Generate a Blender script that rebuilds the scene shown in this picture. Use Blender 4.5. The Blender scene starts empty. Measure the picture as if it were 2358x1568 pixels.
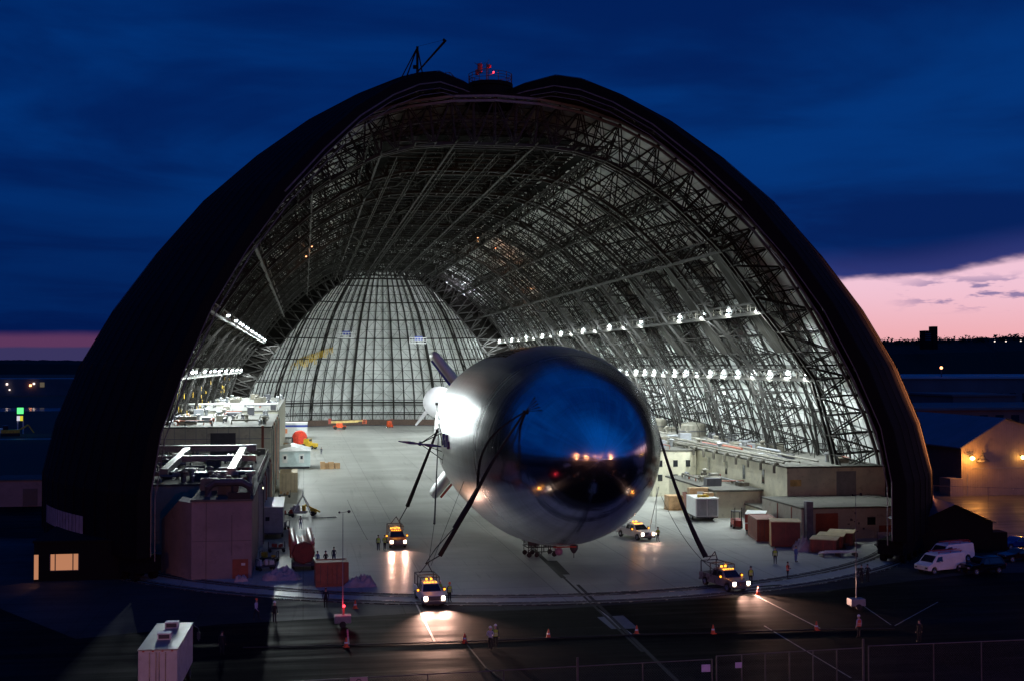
import bpy, bmesh, math, random
from mathutils import Vector, Matrix
R = math.radians
rnd = random.Random(7)
scn = bpy.context.scene
COL = scn.collection

# ---------------------------------------------------------------- camera
F_PX, CAM_H, W_PX = 2850.0, 22.0, 2358.0
PITCH = math.atan2(59.0, F_PX)
YAW = math.atan(479.0 * math.cos(PITCH) / F_PX)
_F = Vector((math.sin(YAW) * math.cos(PITCH), math.cos(YAW) * math.cos(PITCH), math.sin(PITCH)))
_R = Vector((math.cos(YAW), -math.sin(YAW), 0))
_U = _R.cross(_F)
cd = bpy.data.cameras.new("camera")
cam = bpy.data.objects.new("camera", cd)
COL.objects.link(cam)
cam.location = (0, 0, CAM_H)
cam.rotation_euler = (math.pi / 2 + PITCH, 0, -YAW)
cd.sensor_width = 36.0
cd.lens = 36.0 * F_PX / W_PX
cd.clip_start = 0.5
cd.clip_end = 12000
scn.camera = cam
scn.view_settings.view_transform = 'Standard'
scn.view_settings.look = 'None'
scn.view_settings.exposure = 0.0
scn.view_settings.gamma = 1.0
scn.cycles.use_denoising = True
scn.cycles.max_bounces = 6
scn.cycles.diffuse_bounces = 3
scn.cycles.glossy_bounces = 3
scn.cycles.sample_clamp_indirect = 4.0


def ray(px, py):
    return _F * F_PX + _R * (px - 1179) + _U * (784 - py)


def G(px, py, z=0.0):
    """where the sight line of a photo point meets the level z"""
    d = ray(px, py)
    t = (z - CAM_H) / d.z
    return Vector((0, 0, CAM_H)) + d * t


def AY(px, py, Y):
    d = ray(px, py)
    return Vector((0, 0, CAM_H)) + d * (Y / d.y)


# ---------------------------------------------------------------- node helpers
class NT:
    def __init__(s, tree):
        s.t = tree
        tree.nodes.clear()

    def n(s, typ, **kw):
        nd = s.t.nodes.new(typ)
        for k, v in kw.items():
            if k[0] == '_':
                nd.inputs[k[1:].replace('_', ' ')].default_value = v
            else:
                setattr(nd, k, v)
        return nd

    def set(s, sock, v):
        if hasattr(v, 'is_output'):
            s.t.links.new(v, sock)
        else:
            if isinstance(v, (tuple, list)) and len(v) == 3 and sock.type == 'RGBA':
                v = (*v, 1)
            sock.default_value = v

    def m(s, op, a, b=0.0, c=None, clamp=False):
        nd = s.n('ShaderNodeMath', operation=op, use_clamp=clamp)
        s.set(nd.inputs[0], a)
        s.set(nd.inputs[1], b)
        if c is not None:
            s.set(nd.inputs[2], c)
        return nd.outputs[0]

    def mix(s, f, a, b):
        nd = s.n('ShaderNodeMix', data_type='RGBA')
        s.set(nd.inputs[0], f)
        s.set(nd.inputs[6], a)
        s.set(nd.inputs[7], b)
        return nd.outputs[2]

    def step(s, v, lo, hi, a=0.0, b=1.0):
        nd = s.n('ShaderNodeMapRange', interpolation_type='SMOOTHSTEP')
        s.set(nd.inputs[0], v)
        s.set(nd.inputs[1], lo)
        s.set(nd.inputs[2], hi)
        s.set(nd.inputs[3], a)
        s.set(nd.inputs[4], b)
        return nd.outputs[0]

    def noise(s, vec, scale, detail=4.0, rough=0.55, dist=0.0):
        nd = s.n('ShaderNodeTexNoise')
        if vec is not None:
            s.set(nd.inputs['Vector'], vec)
        nd.inputs['Scale'].default_value = scale
        nd.inputs['Detail'].default_value = detail
        nd.inputs['Roughness'].default_value = rough
        nd.inputs['Distortion'].default_value = dist
        return nd.outputs['Fac']

    def xyz(s, vec):
        nd = s.n('ShaderNodeSeparateXYZ')
        s.set(nd.inputs[0], vec)
        return nd.outputs

    def comb(s, x, y, z):
        nd = s.n('ShaderNodeCombineXYZ')
        for i, v in enumerate((x, y, z)):
            s.set(nd.inputs[i], v)
        return nd.outputs[0]


# ---------------------------------------------------------------- dusk sky
wd = bpy.data.worlds.new("World")
scn.world = wd
wd.use_nodes = True
w = NT(wd.node_tree)
tc = w.n('ShaderNodeTexCoord')
x, y, z = w.xyz(tc.outputs['Generated'])
el = w.m('MULTIPLY', w.m('ARCSINE', z), 57.2958)          # elevation in degrees
az = w.m('MULTIPLY', w.m('ARCTAN2', x, y), 57.2958)       # azimuth from the hall axis
up = w.m('ADD', w.m('MAXIMUM', z, 0.0), 0.10)
cv = w.comb(w.m('DIVIDE', x, up), w.m('DIVIDE', y, up), 0.0)
n1 = w.noise(w.comb(w.m('MULTIPLY', az, 0.055), w.m('MULTIPLY', el, 0.22), 3.0), 1.0, 5.0, 0.5, 0.4)
n2 = w.noise(cv, 0.9, 5.0, 0.55, 0.6)
cl = w.step(w.m('ADD', w.m('MULTIPLY', n1, 0.45), w.m('MULTIPLY', n2, 0.55)), 0.40, 0.64)
base = w.mix(cl, (0.0, 0.0135, 0.100, 1), (0.0, 0.033, 0.185, 1))
# left side near the horizon is darker
lowdark = w.m('MULTIPLY', w.step(el, 12.0, 2.0), w.step(az, 12.0, -10.0))
base = w.mix(w.m('MULTIPLY', lowdark, 0.6), base, (0.0, 0.006, 0.055, 1))
# the sky behind the camera is a little clearer
back = w.step(y, 0.1, -0.7)
base = w.mix(back, base, w.mix(n2, (0.0, 0.045, 0.24, 1), (0.0, 0.072, 0.38, 1)))
base = w.mix(w.m('MULTIPLY', back, w.step(x, 0.1, -0.6, 0.0, 0.75)), base, (0.0, 0.012, 0.09, 1))
# afterglow under the cloud deck
wob = w.m('MULTIPLY', w.m('SUBTRACT', w.noise(w.comb(w.m('MULTIPLY', az, 0.16), w.m('MULTIPLY', el, 0.5), 0.0), 1.0, 5.0, 0.6), 0.5), 2.6)
edge = w.m('ADD', w.step(az, 0.0, 24.0, 1.36, 3.9), w.step(az, 26.0, 34.0, 0.0, 0.9))
gap = w.step(w.m('ADD', w.m('SUBTRACT', edge, el), w.m('MULTIPLY', wob, w.step(az, 5.0, 24.0, 0.12, 0.55))), -0.25, 0.22)
hot = w.step(az, 4.0, 24.0)
hot = w.m('MULTIPLY', hot, w.step(az, 95.0, 60.0))
band = w.m('MULTIPLY', w.step(az, 120.0, 60.0), w.step(az, -70.0, -25.0))
glowR = w.mix(w.step(el, 0.3, 4.2), (0.86, 0.40, 0.42, 1), (0.88, 0.56, 0.68, 1))
glowL = w.mix(w.step(w.m('ADD', el, w.m('MULTIPLY', wob, 0.12)), 0.78, 0.92), (0.040, 0.034, 0.11, 1), (0.105, 0.037, 0.105, 1))
glow = w.mix(hot, glowL, glowR)
sky = w.mix(w.m('MULTIPLY', gap, band), base, glow)
# purple edge of the deck just above the glow
lip = w.m('MULTIPLY', w.step(w.m('SUBTRACT', el, edge), 1.6, 0.0), w.m('MULTIPLY', w.m('SUBTRACT', 1.0, gap), hot))
sky = w.mix(w.m('MULTIPLY', lip, 0.55), sky, (0.045, 0.05, 0.22, 1))
# little dark clouds in the glow, bottom right
sc = w.noise(w.comb(w.m('MULTIPLY', az, 0.42), w.m('MULTIPLY', el, 1.7), 8.0), 1.0, 4.0, 0.6)
scm = w.m('MULTIPLY', w.step(sc, 0.50, 0.60), w.m('MULTIPLY', w.step(el, 2.2, 2.9), w.step(el, 4.2, 3.4)))
scm = w.m('MULTIPLY', scm, w.m('MULTIPLY', gap, w.step(az, 26.0, 29.0)))
sky = w.mix(w.m('MULTIPLY', scm, 0.75), sky, (0.10, 0.10, 0.30, 1))
nish = w.n('ShaderNodeTexSky', sky_type='NISHITA', sun_disc=False, sun_elevation=R(-4), sun_rotation=R(60))
bg1 = w.n('ShaderNodeBackground', _Strength=1.0)
w.set(bg1.inputs[0], sky)
bg2 = w.n('ShaderNodeBackground', _Strength=0.012)
w.set(bg2.inputs[0], nish.outputs[0])
ad = w.n('ShaderNodeAddShader')
w.set(ad.inputs[0], bg1.outputs[0])
w.set(ad.inputs[1], bg2.outputs[0])
wo = w.n('ShaderNodeOutputWorld')
w.set(wo.inputs[0], ad.outputs[0])


# ---------------------------------------------------------------- materials
def pbr(name, col, rough=0.7, metal=0.0, var=0.25, scale=1.5, bump=0.0, bscale=20.0, emit=None, estr=0.0,
        corr=None, spec=0.5, dirt=0.0, stretch=(1, 1, 1)):
    """procedural surface: colour broken up by noise, optional dirt, bump and corrugation (axis, period)"""
    ma = bpy.data.materials.new(name)
    ma.use_nodes = True
    t = NT(ma.node_tree)
    tcn = t.n('ShaderNodeTexCoord')
    mp = t.n('ShaderNodeMapping')
    t.set(mp.inputs[0], tcn.outputs['Object'])
    mp.inputs['Scale'].default_value = stretch
    v = mp.outputs[0]
    a = t.noise(v, scale, 6.0, 0.6)
    d = tuple(c * (1 - var) for c in col)
    u = tuple(min(1, c * (1 + var)) for c in col)
    c = t.mix(t.step(a, 0.3, 0.7), (*d, 1), (*u, 1))
    if dirt:
        b = t.noise(v, scale * 3.3, 8.0, 0.7, 0.5)
        c = t.mix(t.m('MULTIPLY', t.step(b, 0.52, 0.72), dirt), c, (col[0] * .25, col[1] * .22, col[2] * .2, 1))
    bs = t.n('ShaderNodeBsdfPrincipled')
    t.set(bs.inputs['Base Color'], c)
    t.set(bs.inputs['Roughness'], t.step(a, 0.2, 0.8, max(0.02, rough - 0.08), min(1, rough + 0.08)))
    bs.inputs['Metallic'].default_value = metal
    bs.inputs['Specular IOR Level'].default_value = spec
    if emit:
        bs.inputs['Emission Color'].default_value = (*emit, 1)
        bs.inputs['Emission Strength'].default_value = estr
    h = None
    if bump:
        h = t.m('MULTIPLY', t.noise(v, bscale, 4.0), bump)
    if corr:
        ax, per, amt = corr
        s3 = t.xyz(tcn.outputs['Object'])
        q = t.m('MULTIPLY', t.m('SINE', t.m('MULTIPLY', s3[ax], 2 * math.pi / per)), amt)
        h = q if h is None else t.m('ADD', h, q)
    if h is not None:
        bp = t.n('ShaderNodeBump', _Strength=0.6, _Distance=0.1)
        t.set(bp.inputs['Height'], h)
        t.set(bs.inputs['Normal'], bp.outputs[0])
    o = t.n('ShaderNodeOutputMaterial')
    t.set(o.inputs[0], bs.outputs[0])
    return ma


def glow_mat(name, col, s):
    ma = bpy.data.materials.new(name)
    ma.use_nodes = True
    t = NT(ma.node_tree)
    e = t.n('ShaderNodeEmission', _Strength=s)
    e.inputs[0].default_value = (*col, 1)
    o = t.n('ShaderNodeOutputMaterial')
    t.set(o.inputs[0], e.outputs[0])
    return ma


M = {}
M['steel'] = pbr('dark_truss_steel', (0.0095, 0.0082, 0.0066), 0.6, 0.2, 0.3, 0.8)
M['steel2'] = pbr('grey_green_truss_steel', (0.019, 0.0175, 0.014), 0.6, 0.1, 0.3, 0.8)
M['cream_steel'] = pbr('cream_painted_steel', (0.16, 0.15, 0.12), 0.6, 0.0, 0.3, 1.2, dirt=0.5)
M['black_roof'] = pbr('black_roof_sheet', (0.0050, 0.0038, 0.0036), 0.75, 0.0, 0.45, 0.12, corr=(2, 1.2, 0.02), dirt=0.6, spec=0.12, stretch=(1, 1, .15))
M['leaf_edge'] = pbr('dark_edge_plate', (0.005, 0.005, 0.006), 0.8, spec=.15)
M['rim'] = pbr('grey_rim_trim', (0.13, 0.12, 0.125), 0.5)
M['deck'] = pbr('dark_ceiling_plank', (0.0035, 0.003, 0.0025), 0.9, 0.0, 0.5, 0.4, spec=.1)
M['cream'] = pbr('cream_block_wall', (0.60, 0.57, 0.43), 0.75, 0.0, 0.14, 0.35, 0.3, 6.0, dirt=0.45)
M['cream2'] = pbr('pale_block_wall', (0.36, 0.35, 0.29), 0.8, 0.0, 0.14, 0.3, 0.3, 6.0, dirt=0.5)
M['plaster'] = pbr('stained_concrete_wall', (0.23, 0.18, 0.18), 0.85, 0.0, 0.16, 0.25, 0.4, 4.0, dirt=0.35)
M['roofing'] = pbr('dirty_flat_roof', (0.085, 0.082, 0.07), 0.9, 0.0, 0.3, 0.3, 0.3, 5.0, dirt=0.8)
M['white'] = pbr('white_paint', (0.72, 0.73, 0.72), 0.4, 0.0, 0.06, 0.9, dirt=0.15)
M['offwhite'] = pbr('offwhite_sheet', (0.55, 0.55, 0.53), 0.5, 0.0, 0.1, 0.9, dirt=0.3)
M['grey'] = pbr('grey_paint', (0.22, 0.23, 0.25), 0.5, 0.0, 0.15, 1.0, dirt=0.3)
M['dgrey'] = pbr('dark_grey_paint', (0.05, 0.05, 0.06), 0.55, 0.0, 0.2, 1.0)
M['machine_dull'] = pbr('dull_buff_paint', (.16, .145, .11), .7, dirt=.6)
M['duct'] = pbr('galvanised_duct', (0.26, 0.27, 0.28), 0.4, 0.6, 0.2, 0.8, dirt=0.3)
M['black'] = pbr('black_rubber', (0.012, 0.012, 0.012), 0.7, 0.0, 0.3, 4.0)
M['hose'] = pbr('black_line_sleeve', (0.004, 0.004, 0.005), 0.8)
M['rope'] = pbr('grey_rope', (0.05, 0.05, 0.05), 0.8)
M['glass'] = pbr('dark_window_glass', (0.015, 0.018, 0.025), 0.08, 0.0, 0.1, 1.0, spec=0.8)
M['chrome'] = pbr('bright_metal', (0.6, 0.6, 0.62), 0.2, 0.9, 0.1)
M['red'] = pbr('red_paint', (0.35, 0.045, 0.03), 0.5, 0.0, 0.2, 1.0, dirt=0.3)
M['rust'] = pbr('rust_red_container', (0.26, 0.075, 0.045), 0.6, 0.0, 0.2, 0.8, dirt=0.5)
M['brick'] = pbr('red_brown_door', (0.22, 0.05, 0.03), 0.6, 0.0, 0.2, 0.8, dirt=0.3)
M['orange'] = pbr('orange_plastic', (0.75, 0.10, 0.02), 0.5)
M['orangewhite'] = pbr('white_reflective_band', (0.8, 0.8, 0.8), 0.4)
M['yellow'] = pbr('yellow_paint', (0.65, 0.42, 0.03), 0.5)
M['machine_tan'] = pbr('tan_boom_paint', (0.62, 0.45, 0.16), 0.5, dirt=0.3)
M['blue'] = pbr('blue_paint', (0.02, 0.05, 0.30), 0.4)
M['blueprop'] = pbr('blue_blade', (0.02, 0.03, 0.20), 0.35)
M['ply'] = pbr('plywood', (0.45, 0.27, 0.11), 0.7, 0.0, 0.25, 1.5, dirt=0.3, stretch=(1, 1, 0.15))
M['plytop'] = pbr('plywood_lid', (0.50, 0.38, 0.22), 0.7, 0.0, 0.2, 1.2, dirt=0.2)
M['boxwood'] = pbr('dark_red_crate_side', (0.16, 0.05, 0.035), 0.7, 0.0, 0.2, 1.2)
M['cardboard'] = pbr('cardboard', (0.42, 0.26, 0.13), 0.8)
M['tarp'] = pbr('crumpled_white_tarp', (0.34, 0.28, 0.30), 0.9, 0.0, 0.15, 2.0, 1.5, 3.0)
M['tan'] = pbr('tan_shipping_crate', (0.50, 0.40, 0.26), 0.7, 0.0, 0.12, 0.8, dirt=0.2)
M['pgreen'] = pbr('pale_blue_green_sheet', (0.42, 0.50, 0.50), 0.5, 0.0, 0.1, 1.0, dirt=0.2)
M['barn'] = pbr('corrugated_steel_wall', (0.24, 0.20, 0.165), 0.55, 0.1, 0.12, 0.3, corr=(0, 0.45, 0.08), dirt=0.25)
M['barnroof'] = pbr('blue_grey_metal_roof', (0.10, 0.12, 0.16), 0.4, 0.3, 0.3, 0.3, corr=(1, 0.6, 0.08))
M['farwall'] = pbr('far_factory_wall', (0.10, 0.085, 0.09), 0.7, 0.0, 0.25, 0.05)
M['farroof'] = pbr('far_factory_roof', (0.30, 0.30, 0.34), 0.6, 0.0, 0.2, 0.02)
M['farbrick'] = pbr('far_brick_wall', (0.22, 0.10, 0.07), 0.8, 0.0, 0.25, 0.05)
M['shed'] = pbr('dark_shed_board', (0.005, 0.005, 0.006), 0.85, spec=.15)
M['tree'] = pbr('dark_foliage', (0.016, 0.022, 0.010), 0.9, 0.0, 0.5, 0.08)
M['bark'] = pbr('dark_bark', (0.03, 0.022, 0.016), 0.9)
M['chain'] = pbr('galvanised_fence_steel', (0.10, 0.10, 0.13), 0.45, 0.5, 0.2)
M['skin'] = pbr('skin', (0.42, 0.24, 0.17), 0.6)
M['boot'] = pbr('dark_boot', (0.02, 0.015, 0.012), 0.6)
M['hivis_y'] = pbr('yellow_green_vest', (0.42, 0.62, 0.05), 0.6)
M['hivis_o'] = pbr('orange_red_vest', (0.75, 0.09, 0.03), 0.6)
M['navy'] = pbr('navy_cloth', (0.015, 0.02, 0.05), 0.85)
M['denim'] = pbr('denim_cloth', (0.04, 0.06, 0.12), 0.85)
M['darkcloth'] = pbr('dark_cloth', (0.012, 0.012, 0.016), 0.85)
M['greycloth'] = pbr('grey_cloth', (0.14, 0.14, 0.17), 0.85)
M['whitecloth'] = pbr('white_cloth', (0.45, 0.45, 0.55), 0.8)
M['bluecloth'] = pbr('light_blue_cloth', (0.08, 0.14, 0.32), 0.8)
M['marking'] = pbr('worn_white_line_paint', (0.34, 0.32, 0.30), 0.6, 0.0, 0.3, 1.5, dirt=0.7)
M['rail'] = pbr('steel_rail', (0.25, 0.24, 0.23), 0.25, 0.8)
M['slot'] = pbr('dark_slot', (0.008, 0.008, 0.008), 0.8)
M['sign'] = pbr('blank_sign_plate', (0.42, 0.36, 0.62), 0.5)
M['solar'] = pbr('dark_solar_strip', (0.008, 0.009, 0.014), 0.25, 0.2)
M['finwhite'] = pbr('white_fin_fabric', (0.72, 0.75, 0.70), 0.45, 0.0, 0.06, 0.5, corr=(2, 1.6, 0.1))
M['aerostat'] = pbr('white_envelope_fabric', (0.74, 0.72, 0.75), 0.5, 0.0, 0.05, 0.4)
M['flood'] = glow_mat('white_flood_lens', (0.82, 0.94, 0.99), 26.0)
M['head'] = glow_mat('warm_headlight_lens', (1.0, 0.72, 0.50), 30.0)
M['amber'] = glow_mat('amber_lens', (1.0, 0.30, 0.02), 4.5)
M['amber_hot'] = glow_mat('bright_amber_lens', (1.0, 0.36, 0.03), 4.0)
M['redlamp'] = glow_mat('red_lens', (1.0, 0.04, 0.06), 5.0)
M['sodium'] = glow_mat('sodium_lens', (1.0, 0.48, 0.10), 40.0)
M['yard_sodium'] = glow_mat('yard_sodium_lens', (1.0, 0.36, 0.08), 160.0)
M['litroom'] = glow_mat('lit_room_wall', (1.0, 0.42, 0.22), 0.48)
M['dimstrip'] = glow_mat('dim_lit_window_strip', (0.75, 0.42, 0.55), 0.055)
M['farlamp'] = glow_mat('far_white_lamp', (1.0, 0.8, 0.7), 2.2)
M['orange_spot'] = glow_mat('small_orange_lamp', (1.0, 0.35, 0.15), 5.0)
M['violet_spot'] = glow_mat('small_violet_white_lamp', (0.8, 0.75, 1.0), 8.0)
M['signgreen'] = glow_mat('green_sign_light', (0.12, 1.0, 0.25), 1.4)
M['signwhite'] = glow_mat('white_sign_light', (0.75, 0.72, 0.85), 0.9)
M['signyellow'] = glow_mat('yellow_sign_light', (0.85, 0.75, 0.05), 0.8)


def floor_mat(name, colA, colB, wet, joint, stainscale, rlo, rhi):
    ma = bpy.data.materials.new(name)
    ma.use_nodes = True
    t = NT(ma.node_tree)
    g = t.n('ShaderNodeNewGeometry')
    p = g.outputs['Position']
    px, py, pz = t.xyz(p)
    a = t.noise(p, stainscale, 8.0, 0.62, 0.3)
    st = t.noise(t.comb(t.m('MULTIPLY', px, 0.05), t.m('MULTIPLY', py, 0.75), 0.0), 1.0, 8.0, 0.65, 0.6)
    b = t.noise(p, 2.2, 6.0, 0.7)
    wn = t.n('ShaderNodeTexWhiteNoise', noise_dimensions='2D')
    t.set(wn.inputs['Vector'], t.comb(t.m('FLOOR', t.m('DIVIDE', px, joint or 9.0)), t.m('FLOOR', t.m('DIVIDE', py, joint or 14.0)), 0.0))
    tyre = t.noise(t.comb(t.m('MULTIPLY', px, 1.1), t.m('MULTIPLY', py, 0.035), 4.0), 1.0, 3.0, 0.5, 1.5)
    c = t.mix(t.step(a, 0.3, 0.7), (*colA, 1), (*colB, 1))
    c = t.mix(t.m('MULTIPLY', wn.outputs['Value'], 0.16), c, (colA[0] * .5, colA[1] * .5, colA[2] * .5, 1))
    c = t.mix(t.m('MULTIPLY', t.step(tyre, 0.60, 0.68), 0.3), c, (colA[0] * .35, colA[1] * .35, colA[2] * .35, 1))
    c = t.mix(t.m('MULTIPLY', t.step(st, 0.45, 0.72), 0.5), c, (colA[0] * .45, colA[1] * .45, colA[2] * .45, 1))
    c = t.mix(t.m('MULTIPLY', t.step(b, 0.6, 0.75), 0.25), c, (colA[0] * .5, colA[1] * .5, colA[2] * .5, 1))
    if joint:
        for cc in (px, py):
            f = t.m('ABSOLUTE', t.m('SUBTRACT', t.m('FRACT', t.m('DIVIDE', cc, joint)), 0.5))
            c = t.mix(t.m('MULTIPLY', t.step(f, 0.4935, 0.497), 0.6), c, (colA[0] * .25, colA[1] * .25, colA[2] * .25, 1))
    bs = t.n('ShaderNodeBsdfPrincipled')
    t.set(bs.inputs['Base Color'], c)
    t.set(bs.inputs['Roughness'], t.step(t.m('ADD', t.m('MULTIPLY', st, 0.6), t.m('MULTIPLY', a, 0.4)), 0.38, 0.62, rhi, rlo))
    bs.inputs['Specular IOR Level'].default_value = wet
    bp = t.n('ShaderNodeBump', _Strength=0.25, _Distance=0.04)
    t.set(bp.inputs['Height'], t.noise(t.comb(t.m('MULTIPLY', px, 0.4), t.m('MULTIPLY', py, 1.6), 0.0), 2.0, 5.0, 0.6))
    t.set(bs.inputs['Normal'], bp.outputs[0])
    o = t.n('ShaderNodeOutputMaterial')
    t.set(o.inputs[0], bs.outputs[0])
    return ma


M['hallfloor'] = floor_mat('wet_concrete_floor', (0.34, 0.34, 0.315), (0.47, 0.475, 0.44), 0.2, 12.2, 0.05, 0.28, 0.52)
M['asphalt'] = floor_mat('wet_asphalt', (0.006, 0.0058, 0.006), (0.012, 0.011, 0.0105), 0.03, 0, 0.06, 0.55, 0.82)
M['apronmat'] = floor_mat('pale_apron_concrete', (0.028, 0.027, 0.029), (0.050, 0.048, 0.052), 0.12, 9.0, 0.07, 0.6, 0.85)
M['lotmat'] = floor_mat('lot_asphalt', (0.06, 0.055, 0.05), (0.10, 0.09, 0.08), 0.4, 0, 0.05, 0.3, 0.6)
M['field'] = pbr('dark_grass_field', (0.018, 0.024, 0.012), 0.95, 0.0, 0.5, 0.02)
M['hill'] = pbr('dark_wooded_hill', (0.012, 0.016, 0.012), 0.95, 0.0, 0.4, 0.01)


def skin_mat():
    """inner face of the hall cladding: pale panels with seams and weathering"""
    ma = bpy.data.materials.new('pale_cladding_panels')
    ma.use_nodes = True
    t = NT(ma.node_tree)
    g = t.n('ShaderNodeNewGeometry')
    p = g.outputs['Position']
    px, py, pz = t.xyz(p)
    a = t.noise(p, 0.12, 7.0, 0.6)
    c = t.mix(t.step(a, 0.3, 0.72), (0.60, 0.63, 0.61, 1), (0.78, 0.80, 0.78, 1))
    for cc, per in ((py, 3.05), (pz, 2.4)):
        f = t.m('ABSOLUTE', t.m('SUBTRACT', t.m('FRACT', t.m('DIVIDE', cc, per)), 0.5))
        c = t.mix(t.m('MULTIPLY', t.step(f, 0.47, 0.49), 0.45), c, (0.26, 0.26, 0.25, 1))
    n = t.noise(t.comb(t.m('MULTIPLY', px, 0.6), t.m('MULTIPLY', py, 0.6), t.m('MULTIPLY', pz, 0.08)), 1.0, 6.0, 0.7)
    c = t.mix(t.m('MULTIPLY', t.step(n, 0.5, 0.75), 0.35), c, (0.2, 0.19, 0.16, 1))
    bs = t.n('ShaderNodeBsdfPrincipled', _Roughness=0.75)
    t.set(bs.inputs['Base Color'], c)
    o = t.n('ShaderNodeOutputMaterial')
    t.set(o.inputs[0], bs.outputs[0])
    return ma


M['cladding'] = skin_mat()


def hull_mat():
    ma = bpy.data.materials.new('aluminised_hull_fabric')
    ma.use_nodes = True
    t = NT(ma.node_tree)
    tcn = t.n('ShaderNodeTexCoord')
    p = tcn.outputs['Object']
    px, py, pz = t.xyz(p)          # y runs from nose to tail
    ang = t.m('ARCTAN2', pz, px)
    ln = t.noise(t.comb(t.m('MULTIPLY', ang, 9.0), t.m('MULTIPLY', py, 0.02), 0.0), 1.0, 5.0, 0.7)
    ring = t.noise(t.comb(t.m('MULTIPLY', ang, 0.5), t.m('MULTIPLY', py, 1.8), 0.0), 1.0, 6.0, 0.75)
    c = t.mix(t.step(ln, 0.3, 0.7), (0.68, 0.69, 0.69, 1), (0.86, 0.87, 0.865, 1))
    c = t.mix(t.m('MULTIPLY', t.step(ring, 0.45, 0.75), 0.35), c, (0.42, 0.43, 0.44, 1))
    gore = t.m('ABSOLUTE', t.m('SUBTRACT', t.m('FRACT', t.m('MULTIPLY', ang, 20 / (2 * math.pi))), 0.5))
    c = t.mix(t.m('MULTIPLY', t.step(gore, 0.488, 0.496), t.step(py, 14.0, 16.0, 0.0, 0.5)), c, (0.9, 0.9, 0.92, 1))
    hoop = t.m('ABSOLUTE', t.m('SUBTRACT', t.m('FRACT', t.m('DIVIDE', py, 2.9)), 0.5))
    c = t.mix(t.m('MULTIPLY', t.step(hoop, 0.485, 0.495), 0.22), c, (0.9, 0.9, 0.92, 1))
    gor2 = t.m('ABSOLUTE', t.m('SUBTRACT', t.m('FRACT', t.m('MULTIPLY', ang, 40 / (2 * math.pi))), 0.5))
    c = t.mix(t.m('MULTIPLY', t.step(gor2, 0.485, 0.495), t.step(py, 3.0, 8.0, 0.0, 0.18)), c, (0.35, 0.36, 0.37, 1))
    for yy in (5.2, 16.0, 30.0, 46.0, 60.0):
        sm = t.step(t.m('ABSOLUTE', t.m('SUBTRACT', py, yy)), 0.16, 0.09)
        c = t.mix(t.m('MULTIPLY', sm, 0.6), c, (0.85, 0.86, 0.88, 1))
    bs = t.n('ShaderNodeBsdfPrincipled', _Metallic=1.0)
    t.set(bs.inputs['Base Color'], c)
    t.set(bs.inputs['Roughness'], t.m('ADD', t.step(py, 2.0, 22.0, 0.16, 0.34), t.m('MULTIPLY', t.m('SUBTRACT', ring, 0.5), 0.12)))
    # fine hoop ripples on the hull, broad wrinkles on the nose
    wr = t.noise(t.comb(t.m('MULTIPLY', ang, 1.2), t.m('MULTIPLY', py, 0.9), 1.0), 1.0, 3.0, 0.5, 1.2)
    hh = t.m('ADD', t.m('MULTIPLY', ring, t.step(py, 6.0, 22.0, 0.03, 1.3)), t.m('MULTIPLY', wr, t.step(py, 3.0, 20.0, 0.9, 0.6)))
    bp = t.n('ShaderNodeBump', _Strength=0.35, _Distance=0.10)
    t.set(bp.inputs['Height'], hh)
    t.set(bs.inputs['Normal'], bp.outputs[0])
    o = t.n('ShaderNodeOutputMaterial')
    t.set(o.inputs[0], bs.outputs[0])
    return ma


M['hull'] = hull_mat()


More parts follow.
